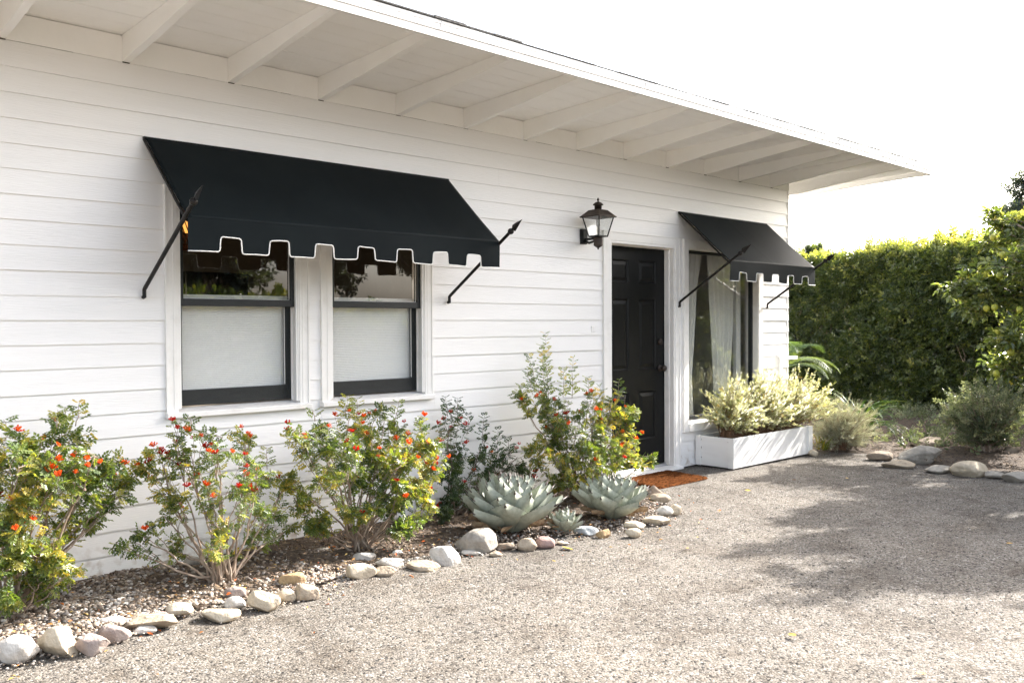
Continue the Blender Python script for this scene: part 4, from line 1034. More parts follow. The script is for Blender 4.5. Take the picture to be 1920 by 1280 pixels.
def shrub(label, base, blobs, seed, leafn=150, lsize=.055, flowers=25, redshare=.4, spikes=(), bark=None, leafm=None, group='cape honeysuckle shrubs along the wall', nstem=2, cat='shrub', name='flowering_shrub', ylim=-.02):
    """blobs: (px, py, rx px, rz px, y depth) clumps of leaves; base: world xy"""
    r = np.random.default_rng(seed); rr = random.Random(seed)
    o = empty(name, (base[0], base[1], 0.01), label, cat, group)
    st = MB(); P = []; D = []; N = []; S = []; tips = []
    b0 = np.array([base[0], base[1], .0])
    def add_leaves(pts, cnt, size, spread=.35):
        for _ in range(cnt):
            t = rr.random() ** .7; i = min(int(t * (len(pts) - 1)), len(pts) - 2); f = t * (len(pts) - 1) - i
            p = pts[i] * (1 - f) + pts[i + 1] * f; ax = pts[i + 1] - pts[i]; ax /= np.linalg.norm(ax) + 1e-9
            d = r.normal(size=3); d -= ax * (d @ ax); d /= np.linalg.norm(d) + 1e-9; d = d + ax * rr.uniform(.2, .9) + np.array([0, 0, -.25])
            P.append(p); D.append(d); N.append(np.array([0, 0, 1.0]) + r.normal(0, .45, 3)); S.append(size * rr.uniform(.65, 1.2))
    for (u, v, rx, rz, yd) in blobs:
        c = on_y(u, v, yd); sc = depth(c) / FPX; ax, az = rx * sc, rz * sc; ay = min(.75 * (ax + az) / 2, .22)
        nb = max(1, int(round(nstem * (ax * az) ** .5 / .12)))
        for k in range(nb):
            tgt = c + np.array([rr.uniform(-.6, .6) * ax, rr.uniform(-.6, .6) * ay, rr.uniform(-.5, .4) * az])
            start = b0 + np.array([rr.uniform(-.05, .05), rr.uniform(-.04, .04), 0])
            mid = start * .45 + tgt * .55; mid[2] = start[2] + (tgt[2] - start[2]) * rr.uniform(.35, .6); mid[:2] = start[:2] + (tgt[:2] - start[:2]) * rr.uniform(.25, .6)
            L = np.linalg.norm(tgt - start); pts = wig(bez(start, mid, tgt, 12), r, .006 + .012 * L / 2)
            pts[:, 1] = np.minimum(pts[:, 1], ylim - .01)
            r0 = .0045 + .0055 * L * rr.uniform(.6, 1.3)
            st.tube(pts, np.linspace(r0, .0022, 12), 5)
            ntw = max(3, int(5 + 20 * (ax * az)))
            for q in range(ntw):
                i = rr.randint(6, 11); a = pts[i]
                ph = rr.uniform(0, 6.28); cs = rr.uniform(-1, 1); rad = rr.uniform(.55, 1.08) if q % 4 else rr.uniform(1.1, 1.5); sn = math.sqrt(1 - cs * cs)
                e = c + np.array([ax * sn * math.cos(ph), ay * sn * math.sin(ph), az * cs]) * rad
                e[1] = min(e[1], ylim - .01)
                if np.linalg.norm(e - a) > .42: a = a + (e - a) * .3
                m_ = (a + e) / 2 + np.array([0, 0, .03]); tw = wig(bez(a, m_, e, 6), r, .006); tw[:, 1] = np.minimum(tw[:, 1], ylim)
                st.tube(tw, np.linspace(.0022, .0010, 6), 4, cap=False)
                add_leaves(tw, max(3, int(leafn / 10 * rr.uniform(.5, 1.3))), lsize)
                tips.append((tw[-1], tw[-1] - tw[-2]))
    for (u0, v0, u1, v1, yd) in spikes:   # slender upright leafy shoots
        a = on_y(u0, v0, yd); e = on_y(u1, v1, yd + rr.uniform(-.03, .03)); tw = wig(bez(a, (a + e) / 2 + np.array([rr.uniform(-.02, .02), 0, .01]), e, 9), r, .003)
        st.tube(tw, np.linspace(.0030, .0010, 9), 4)
        L = np.linalg.norm(e - a); k = int(L / .028)
        for j in range(k):
            t = (j + .5) / k; i = min(int(t * 8), 7); p = tw[i] + (tw[i + 1] - tw[i]) * (t * 8 - i)
            th = j * math.pi / 2 + .3
            for s_ in (0, math.pi):
                P.append(p); D.append(np.array([math.cos(th + s_), math.sin(th + s_), .45])); N.append(np.array([0, 0, 1.0]) + r.normal(0, .7, 3)); S.append(lsize * (1.5 - .7 * t))
    s_o = st.build('stem', [bark or M_bark], o, smooth=True)
    P = np.array(P); D = np.array(D); N = np.array(N); S = np.array(S)
    rn = np.clip(r.beta(2.0, 1.8, len(P)) + .25 * np.sin(P[:, 0] * 9 + P[:, 2] * 7) * .6, 0, 1)
    instance('foliage', T_pinnate, P, rot_from(D, N), S, rn, leafm or M_honey, o)
    tips.sort(key=lambda t: -(t[0][2] + rr.uniform(-.5, .5) - .3 * t[0][1]))
    for p, d in tips[:flowers]:
        p = p + np.array([0, 0, .004]); me = FLOWERS[2 + rr.randint(0, 1)] if rr.random() < redshare else FLOWERS[rr.randint(0, 1)]
        put_mesh('flower_cluster', me, o, p, (rr.uniform(-.4, .4), rr.uniform(-.4, .4), rr.uniform(0, 6)), rr.uniform(.42, .70))
    return o

shrub('broad leafy orange flowered shrub at the far left of the wall', (1.14, -.36), [
    (90, 845, 46, 28, -.55), (165, 910, 34, 22, -.5), (60, 920, 40, 26, -.45), (225, 900, 30, 18, -.35), (40, 1000, 34, 26, -.6),
    (20, 830, 50, 35, -.49), (-60, 900, 60, 60, -.54), (120, 815, 45, 35, -.30), (60, 880, 60, 38, -.64), (140, 870, 55, 34, -.64), (200, 870, 45, 28, -.49), (250, 872, 38, 22, -.30), (40, 960, 50, 32, -.64),
    (110, 930, 34, 22, -.44), (210, 935, 40, 22, -.44), (185, 965, 34, 18, -.30), (20, 1030, 34, 28, -.59), (75, 1030, 40, 26, -.54), (90, 1095, 55, 34, -.49), (125, 1060, 30, 22, -.59), (20, 1120, 28, 16, -.59), (-40, 1040, 40, 50, -.59)], 21,
    spikes=[(120, 790, 122, 762, -.30), (142, 800, 150, 752, -.30), (10, 800, 5, 786, -.44), (105, 800, 108, 768, -.44)], flowers=34, leafn=200, lsize=.050, nstem=2)
shrub('open twiggy shrub with red and orange flowers, second from the left', (2.10, -.56), [
    (290, 862, 26, 20, -.35), (520, 965, 22, 18, -.5), (548, 985, 20, 10, -.4), (365, 850, 28, 22, -.45), (465, 905, 24, 20, -.6), (400, 940, 26, 18, -.55), (490, 1000, 18, 14, -.5), (310, 960, 22, 14, -.35),
    (330, 815, 34, 18, -.49), (400, 825, 38, 22, -.54), (455, 815, 16, 10, -.44), (335, 860, 34, 24, -.44), (430, 860, 40, 24, -.69), (475, 880, 24, 26, -.74), (380, 905, 34, 28, -.54), (330, 930, 28, 20, -.44), (300, 905, 26, 16, -.30),
    (450, 930, 34, 24, -.74), (495, 945, 26, 18, -.64), (420, 975, 26, 18, -.64), (265, 1000, 34, 10, -.44), (222, 1020, 14, 9, -.44), (400, 1020, 30, 12, -.79), (505, 890, 10, 26, -.44), (540, 905, 16, 12, -.30), (330, 1025, 16, 14, -.25)], 22,
    spikes=[(500, 880, 500, 838, -.44), (360, 800, 352, 780, -.49)], flowers=40, leafn=130, lsize=.044, nstem=2, redshare=.45)
shrub('full yellow green orange flowered shrub under the two windows', (3.02, -.47), [
    (680, 835, 42, 26, -.4), (735, 850, 36, 24, -.5), (660, 905, 32, 22, -.5), (800, 900, 26, 20, -.6), (745, 940, 28, 20, -.6), (625, 830, 30, 20, -.55),
    (600, 815, 40, 22, -.59), (560, 812, 22, 16, -.59), (650, 790, 30, 22, -.44), (700, 790, 34, 26, -.25), (745, 800, 24, 20, -.30), (795, 820, 36, 28, -.69), (760, 850, 40, 30, -.74), (820, 870, 28, 30, -.64), (640, 850, 36, 28, -.64),
    (700, 880, 38, 28, -.49), (615, 900, 26, 22, -.64), (770, 905, 40, 28, -.74), (715, 930, 30, 24, -.64), (790, 950, 26, 20, -.64), (690, 965, 26, 20, -.69), (755, 1000, 26, 24, -.74), (770, 980, 20, 16, -.74), (650, 960, 14, 14, -.64), (600, 975, 18, 12, -.49),
    (560, 935, 22, 18, -.44), (535, 890, 16, 14, -.44), (575, 990, 20, 10, -.49)], 23,
    spikes=[(672, 790, 670, 745, -.44), (648, 780, 651, 742, -.44), (740, 790, 747, 752, -.44), (590, 790, 585, 768, -.54)], flowers=50, leafn=200, lsize=.048, nstem=2, redshare=.3)
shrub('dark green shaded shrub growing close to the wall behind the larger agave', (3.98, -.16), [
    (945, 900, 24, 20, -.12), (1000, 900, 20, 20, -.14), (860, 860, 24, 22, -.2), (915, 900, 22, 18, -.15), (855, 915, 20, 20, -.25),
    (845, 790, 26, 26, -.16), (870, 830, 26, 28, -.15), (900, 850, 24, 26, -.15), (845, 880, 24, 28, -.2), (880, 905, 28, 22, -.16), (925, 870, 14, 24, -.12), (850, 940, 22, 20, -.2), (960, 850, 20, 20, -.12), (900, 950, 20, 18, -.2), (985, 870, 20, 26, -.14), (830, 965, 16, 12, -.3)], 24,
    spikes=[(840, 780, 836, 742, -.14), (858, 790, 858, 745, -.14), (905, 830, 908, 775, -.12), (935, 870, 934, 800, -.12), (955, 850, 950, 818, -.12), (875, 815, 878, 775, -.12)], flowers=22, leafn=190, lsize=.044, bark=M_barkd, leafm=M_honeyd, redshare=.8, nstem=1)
shrub('tall dense orange flowered shrub beside the black door', (5.10, -.34), [
    (1090, 850, 40, 26, -.5), (1045, 900, 30, 18, -.4), (1170, 850, 30, 20, -.5), (1130, 790, 30, 22, -.45), (1035, 790, 30, 22, -.35),
    (1010, 770, 34, 26, -.30), (1060, 765, 40, 30, -.44), (1110, 760, 36, 26, -.49), (1155, 760, 34, 26, -.54), (1180, 775, 24, 22, -.54), (1020, 820, 34, 30, -.30), (1080, 815, 44, 32, -.54), (1140, 820, 40, 32, -.59), (1175, 815, 26, 26, -.54),
    (1050, 870, 44, 30, -.49), (1110, 870, 40, 28, -.59), (1150, 870, 34, 24, -.59), (1195, 860, 30, 16, -.49), (1220, 858, 14, 10, -.44), (1075, 905, 32, 16, -.54), (1125, 905, 28, 16, -.59), (975, 740, 12, 10, -.25), (1000, 850, 20, 24, -.25)], 25,
    spikes=[(1030, 760, 1022, 622, -.27), (1022, 740, 1014, 645, -.25), (1012, 740, 990, 664, -.27), (1000, 740, 990, 690, -.27), (1072, 745, 1074, 668, -.44), (1056, 745, 1054, 690, -.33), (1105, 745, 1100, 705, -.44), (1160, 745, 1163, 710, -.54), (980, 760, 968, 735, -.25), (985, 760, 975, 720, -.25), (1122, 745, 1124, 720, -.49)],
    flowers=34, leafn=215, lsize=.043, nstem=2, redshare=.25)

# ================================================================== AGAVES
M_agave = mat('agave_leaf', (.275, .30, .24), .5, col2=(.35, .37, .30), vscale=12, bump=.0012, bscale=70, spec=.45)
M_spine = mat('agave_spine', (.05, .03, .025), .5)
def agave_leaf(name, W, L, cup, seed):
    r = random.Random(seed); nu, nv = 8, 14; V = []; F = []; MI = []
    def width(t):
        a = [.55, .60, .70, .83, .95, 1.0, .98, .86, .64, .36, .10, .0]; x = t * (len(a) - 1); i = min(int(x), len(a) - 2); return W * (a[i] + (a[i + 1] - a[i]) * (x - i))
    for side in (0, 1):
        for j in range(nv + 1):
            t = j / nv; w = width(t) / 2
            for i in range(nu + 1):
                s = 2 * i / nu - 1
                z = cup * W * (s * s) * (1.15 - .35 * t) + .10 * L * t * t * (1 if t < .8 else 1 - .6 * (t - .8)) - .03 * L
                th = (.085 * W * (1 - t) + .018 * W) * (1 - s * s) ** .5 if abs(s) < 1 else 0
                V.append((s * w, t * L, z - (th if side else -th * .25)))
    n1 = (nu + 1) * (nv + 1)
    for j in range(nv):
        for i in range(nu):
            q = j * (nu + 1) + i; F.append((q, q + 1, q + nu + 2, q + nu + 1)); MI.append(0)
            q += n1; F.append((q, q + nu + 1, q + nu + 2, q + 1)); MI.append(0)
    def edge_pt(s, t):
        w = width(t) / 2; return np.array([s * w, t * L, cup * W * (1.15 - .35 * t) + .10 * L * t * t - .03 * L])
    for s in (-1, 1):
        for k in range(12):
            t = .30 + .60 * k / 12 + r.uniform(-.01, .01); a, b = edge_pt(s, t - .008), edge_pt(s, t + .008); c = (a + b) / 2 + np.array([s * .035 * W, -.01 * L, .01 * W]); d = (a + b) / 2 + np.array([0, 0, -.01 * W])
            n = len(V); V += [a, b, c, d]; F += [(n, n + 1, n + 2), (n + 1, n + 3, n + 2), (n + 3, n, n + 2)]; MI += [1] * 3
    tip = np.array([0, L, .07 * L]); n = len(V)
    for k in range(4): V.append(tip + np.array([math.cos(k * 1.57) * .04 * W, -.045 * L, math.sin(k * 1.57) * .03 * W]))
    V.append(tip + np.array([0, .11 * L, .02 * L])); F += [(n + k, n + (k + 1) % 4, n + 4) for k in range(4)]; MI += [1] * 4
    o = mesh_py('leaf', V, [tuple(f) for f in F], [M_agave, M_spine], None, True, MI); me = o.data; bpy.data.objects.remove(o); return me
AG = [agave_leaf('l', .68, 1.0, .20, 1), agave_leaf('l', .62, 1.0, .24, 2), agave_leaf('l', .72, 1.0, .17, 3)]
M_dry = mat('dry_agave_leaf', (.20, .12, .065), .8, col2=(.34, .25, .15), vscale=10, bump=.004, bscale=30)
def recol(me):
    c = me.copy(); c.materials[0] = M_dry; return c
AGD = [recol(agave_leaf('l', .5, 1.0, .30, 5)), recol(agave_leaf('l', .45, 1.0, .36, 6))]
def agave(label, x, y, RAD, H, n, seed, z0=.02, side=None):
    r = random.Random(seed); o = empty('agave', (x, y, z0), label, 'agave', 'grey green agaves at the bed edge')
    for i in range(n):
        t = i / (n - 1)              # 0 inner .. 1 outer
        az = i * R(137.5) + r.uniform(-.12, .12); el = R(88 - 66 * t ** 1.1 + r.uniform(-4, 4))
        L = RAD * (.80 + .42 * t) * (1.0 if t > .12 else .82) * r.uniform(.93, 1.06)
        rad = .015 + .14 * RAD * t; zz = z0 + H * (.30 * (1 - t) + .05)
        c = Vector((x + math.cos(az) * rad, y + math.sin(az) * rad, zz))
        d = Vector((math.cos(az) * math.cos(el), math.sin(az) * math.cos(el), math.sin(el)))
        up = Vector((-math.cos(az) * math.sin(el), -math.sin(az) * math.sin(el), math.cos(el)))
        xa = d.cross(up).normalized()
        M = Matrix(((xa.x * L, d.x * L, up.x * L, c.x), (xa.y * L, d.y * L, up.y * L, c.y), (xa.z * L, d.z * L, up.z * L, c.z), (0, 0, 0, 1)))
        q = bpy.data.objects.new('leaf', AG[r.randint(0, 2)]); COL.objects.link(q); q.parent = o; q.matrix_basis = Matrix.Translation((-x, -y, -z0)) @ M
    for k in range(max(4, n // 7)):    # withered lower leaves
        az = k * R(360 / max(4, n // 7)) + r.uniform(-.3, .3); L = RAD * r.uniform(.75, 1.0); el = R(r.uniform(2, 12))
        c = Vector((x + math.cos(az) * .12 * RAD, y + math.sin(az) * .12 * RAD, z0 + .035)); d = Vector((math.cos(az) * math.cos(el), math.sin(az) * math.cos(el), math.sin(el) - .10)); d.normalize()
        up = Vector((0, 0, 1)); xa = d.cross(up).normalized(); up = xa.cross(d)
        q = bpy.data.objects.new('dry_leaf', AGD[k % 2]); COL.objects.link(q); q.parent = o
        q.matrix_basis = Matrix.Translation((-x, -y, -z0)) @ Matrix(((xa.x * L, d.x * L, up.x * L, c.x), (xa.y * L, d.y * L, up.y * L, c.y), (xa.z * L, d.z * L, up.z * L, c.z), (0, 0, 0, 1)))
    m = MB(); m.lathe([(.10 * RAD, -.02), (.22 * RAD, .0), (.20 * RAD, .25 * H), (.05 * RAD, .42 * H)], (x, y, z0), 14); m.build('heart', [M_agave], o, smooth=True)
    return o
agave('largest grey green agave rosette behind the big grey boulder', 3.95, -.80, .285, .33, 62, 31, .03)
agave('smaller grey green agave rosette left of the doormat', 4.75, -.98, .235, .27, 50, 32, .02)
agave('small pale agave pup squeezed between the two large rosettes', 4.20, -1.05, .115, .15, 24, 33, .02)

# ================================================================== PLANTER SHRUBS
M_west = leaf_mat('variegated_leaf', [(0, (.16, .19, .05)), (.25, (.34, .36, .14)), (.45, (.55, .55, .32)), (.7, (.74, .73, .58)), (.9, (.72, .66, .34)), (1, (.50, .36, .10))], trans=.40, gloss=.5, rough=.30, tcol=(1.0, 1.0, .70), tboost=1.3)  # pale variegation, with white glints and backlight also put into the colour
M_twig = mat('reddish_twig', (.20, .11, .06), .8)
def bushy(name, label, cat, base, tops, seed, T, size, lm, bark, per=9, group=None, stem_r=.004, lean=.5, droop=0.0, z0=.25):
    """many arching stems from base points to spread-out tops, sprigs along their upper part"""
    r = np.random.default_rng(seed); rr = random.Random(seed); o = empty(name, (base[0], base[1], z0), label, cat, group)
    st = MB(); P = []; D = []; N = []; S = []
    for tgt in tops:
        a = np.array([base[0] + rr.uniform(-1, 1) * base[2], base[1] + rr.uniform(-1, 1) * base[3], z0]); tgt = np.array(tgt)
        mid = a + (tgt - a) * .5; mid[2] += .06; mid[:2] = a[:2] + (tgt[:2] - a[:2]) * lean * .6
        pts = wig(bez(a, mid, tgt, 9), r, .006); st.tube(pts, np.linspace(stem_r, .0012, 9), 4, cap=False)
        for k in range(per):
            t = .28 + .72 * (k + rr.random()) / per; i = min(int(t * 8), 7); p = pts[i] + (pts[i + 1] - pts[i]) * (t * 8 - i)
            ax = pts[min(i + 1, 8)] - pts[max(i - 1, 0)]; ax /= np.linalg.norm(ax) + 1e-9
            d = ax + r.normal(0, .55, 3) + np.array([0, 0, .05 - droop])
            P.append(p); D.append(d); N.append(r.normal(size=3)); S.append(size * rr.uniform(.7, 1.25))
        P.append(pts[-1]); D.append(pts[-1] - pts[-2]); N.append(r.normal(size=3)); S.append(size)
    st.build('stem', [bark], o)
    P = np.array(P); n = len(P); rn = np.clip(r.normal(.55, .22, n), 0, 1)
    instance('foliage', T, P, rot_from(np.array(D), np.array(N)), np.array(S), rn, lm, o); return o
def dome(cx, cy, cz, ax, ay, az, n, seed, zmin=0.3, fill=.5):
    rr = random.Random(seed); out = []
    while len(out) < n:
        v = np.array([rr.gauss(0, 1), rr.gauss(0, 1), rr.gauss(0, 1)]); v /= np.linalg.norm(v); v[2] = abs(v[2]) * 1.0 if rr.random() < .8 else v[2]
        s = rr.uniform(fill, 1.04) * (1 + .12 * math.sin(v[0] * 5 + seed) * math.cos(v[1] * 4))
        p = np.array([cx + v[0] * ax * s, min(cy + v[1] * ay * s, -.03), cz + v[2] * az * s])
        if p[2] > zmin: out.append(p)
    return out
bushy('variegated_shrub', 'pale variegated bush in the left half of the planter box', 'shrub', (7.42, -.23, .14, .07), dome(7.40, -.27, .42, .36, .30, .44, 190, 1), 41, T_whorl, .040, M_west, M_twig, per=17, group='variegated bushes in the planter box')
bushy('variegated_shrub', 'pale variegated bush filling the middle of the planter box', 'shrub', (7.92, -.22, .18, .08), dome(7.95, -.27, .44, .40, .30, .47, 200, 2), 42, T_whorl, .040, M_west, M_twig, per=17, group='variegated bushes in the planter box')
bushy('variegated_shrub', 'pale variegated bush leaning out over the right end of the planter box', 'shrub', (8.35, -.22, .14, .08), dome(8.60, -.30, .42, .58, .34, .46, 230, 3, .33), 43, T_whorl, .040, M_west, M_twig, per=17, group='variegated bushes in the planter box', lean=1.0)

# ================================================================== GARDEN BED PLANTS
M_lav = leaf_mat('silver_leaf', [(0, (.24, .25, .18)), (.5, (.42, .42, .32)), (1, (.60, .55, .42))], trans=.3, gloss=.15, tboost=1.1, tcol=(1, 1, .7))
T_needle = template([((0, .0 + .14 * k, 0), R(a), .34, .035) for k in range(6) for a in (-38, 38)] + [((0, .8, 0), 0, .35, .035)])
def free_dome(cx, cy, cz, ax, ay, az, n, seed, zmin=.05, fill=.45):
    rr = random.Random(seed); out = []
    while len(out) < n:
        v = np.array([rr.gauss(0, 1), rr.gauss(0, 1), rr.gauss(0, 1)]); v /= np.linalg.norm(v)
        s = rr.uniform(fill, 1.05); p = np.array([cx + v[0] * ax * s, cy + v[1] * ay * s, cz + v[2] * az * s])
        if p[2] > zmin: out.append(p)
    return out
bushy('lavender_bush', 'feathery silver grey bush right of the planter box', 'shrub', (9.05, -.52, .06, .06), free_dome(9.08, -.55, .22, .36, .36, .33, 220, 5), 44, T_needle, .085, M_lav, M_twig, per=8, z0=.02, stem_r=.003)
M_pit = leaf_mat('silvery_green_leaf', [(0, (.07, .095, .05)), (.4, (.14, .17, .09)), (.75, (.26, .28, .17)), (1, (.46, .45, .28))], trans=.35, gloss=.3, tboost=1.2, tcol=(1, 1, .6))
c = on_x(1850, 790, 9.9)
bushy('rounded_shrub', 'rounded silvery green shrub under the citrus tree at the right', 'shrub', (c[0], c[1], .05, .05), free_dome(c[0], c[1], .42, .50, .48, .36, 300, 6, .1, .55) , 45, T_cluster, .060, M_pit, M_bark, per=9, z0=.03, stem_r=.008)
M_strap = leaf_mat('strap_leaf', [(0, (.02, .045, .015)), (.6, (.045, .085, .025)), (1, (.10, .14, .04))], trans=.35, gloss=.12, tboost=1.5)
def straps(name, label, cat, x, y, z0, n, L, w, seed, lm, el=(35, 80), az=(0, 360), bend=1.0):
    r = random.Random(seed); o = empty(name, (x, y, z0), label, cat); V = []; F = []; rnd = []
    for k in range(n):
        a = R(r.uniform(*az)); e = R(r.uniform(*el)); l = L * r.uniform(.7, 1.15); p = np.array([x + r.uniform(-.06, .06), y + r.uniform(-.06, .06), z0]); base = len(V); ns = 9
        sd = np.array([-math.sin(a), math.cos(a), 0])
        for i in range(ns + 1):
            t = i / ns; ww = w * (1 - t ** 2.2) * (.6 + .4 * min(1, t * 5)) / 2 + .0006
            V += [p - sd * ww + np.array([0, 0, ww * .5]), p.copy(), p + sd * ww + np.array([0, 0, ww * .5])]
            ee = e - bend * t * t * 1.9; p = p + l / ns * np.array([math.cos(a) * math.cos(ee), math.sin(a) * math.cos(ee), math.sin(ee)])
        for i in range(ns):
            for s in (0, 1): q = base + i * 3 + s; F.append((q, q + 1, q + 4, q + 3))
        rnd += [r.random()] * (ns * 2)
    mesh_np('foliage', np.array(V), np.array(F), lm, o, rnd, True); return o
straps('strap_leaf_plant', 'dark green strap leaved clump behind the feathery silver bush', 'plant', 9.75, -.40, .05, 90, .72, .035, 51, M_strap)
straps('strap_leaf_plant', 'low clump of yellowing grass blades at the right end of the planter', 'plant', 8.85, -.42, .02, 26, .26, .016, 52, leaf_mat('yellow_blade', [(0, (.10, .15, .03)), (1, (.35, .28, .06))], tboost=1.5))
# palm behind the corner
def palm():
    x, y = 10.15, 1.05; o = empty('palm', (x, y, .05), 'arching palm fronds peeking out from behind the house corner', 'palm'); r = random.Random(9)
    m = MB(); m.tube([(x, y, .03), (x + .02, y, .35), (x, y, .7)], [.09, .08, .07], 10); m.build('trunk', [M_bark], o)
    for k in range(15):
        a = R(k * 24 + r.uniform(-8, 8)); e = R(r.uniform(30, 75)); L = r.uniform(.9, 1.25); p = np.array([x, y, .68]); pts = []; ns = 12
        for i in range(ns + 1):
            t = i / ns; pts.append(p.copy()); ee = e - t * t * 1.9; p = p + L / ns * np.array([math.cos(a) * math.cos(ee), math.sin(a) * math.cos(ee), math.sin(ee)])
        V = []; F = []; sd = np.array([-math.sin(a), math.cos(a), 0])
        for i in range(1, ns * 3):
            t = i / (ns * 3); q = min(int(t * ns), ns - 1); c = pts[q] + (pts[q + 1] - pts[q]) * (t * ns - q); ax = pts[q + 1] - pts[q]; ax /= np.linalg.norm(ax)
            for s in (-1, 1):
                l = .30 * math.sin(math.pi * min(1, t * .9 + .12)) + .03; d = ax * .75 + sd * s * .65 + np.array([0, 0, -.15]); d /= np.linalg.norm(d); b = len(V)
                V += [c, c + d * l * .5 + ax * .010, c + d * l + np.array([0, 0, -.05 * l]), c + d * l * .5 - ax * .010]; F.append((b, b + 1, b + 2, b + 3))
        for i in range(ns): b = len(V); V += [pts[i] - sd * .005, pts[i] + sd * .005, pts[i + 1] + sd * .004, pts[i + 1] - sd * .004]; F.append((b, b + 1, b + 2, b + 3))
        mesh_np('frond', np.array(V), np.array(F), leaf_palm, o, [r.random()] * len(F))
leaf_palm = leaf_mat('palm_leaf', [(0, (.06, .10, .04)), (1, (.13, .17, .07))], trans=.35, gloss=.12, tboost=1.4)
palm()

def ground_cover():
    r = np.random.default_rng(58); n = 2600; y = r.uniform(-3.6, 3.2, n); x = np.array([gb_left(a) for a in y]) + .35 + r.random(n) ** .8 * 4.2
    k = (np.sin(x * 2.1 + y) + np.sin(y * 3.3 - x * 1.4) + r.normal(0, .5, n)) > .35; x, y = x[k], y[k]; n = len(x)
    z = .05 + .05 * (x - 8.5) / 9 + r.uniform(0, .07, n); D = r.normal(0, .8, (n, 3)) + np.array([0, 0, .6])
    o = instance('ground_cover', T_cluster, np.stack([x, y, z], -1), rot_from(D, r.normal(size=(n, 3))), r.uniform(.04, .10, n), r.beta(2, 2, n), M_pit)
    tag(o, 'low green ground cover creeping over the garden soil', 'ground cover', kind='stuff')
ground_cover()
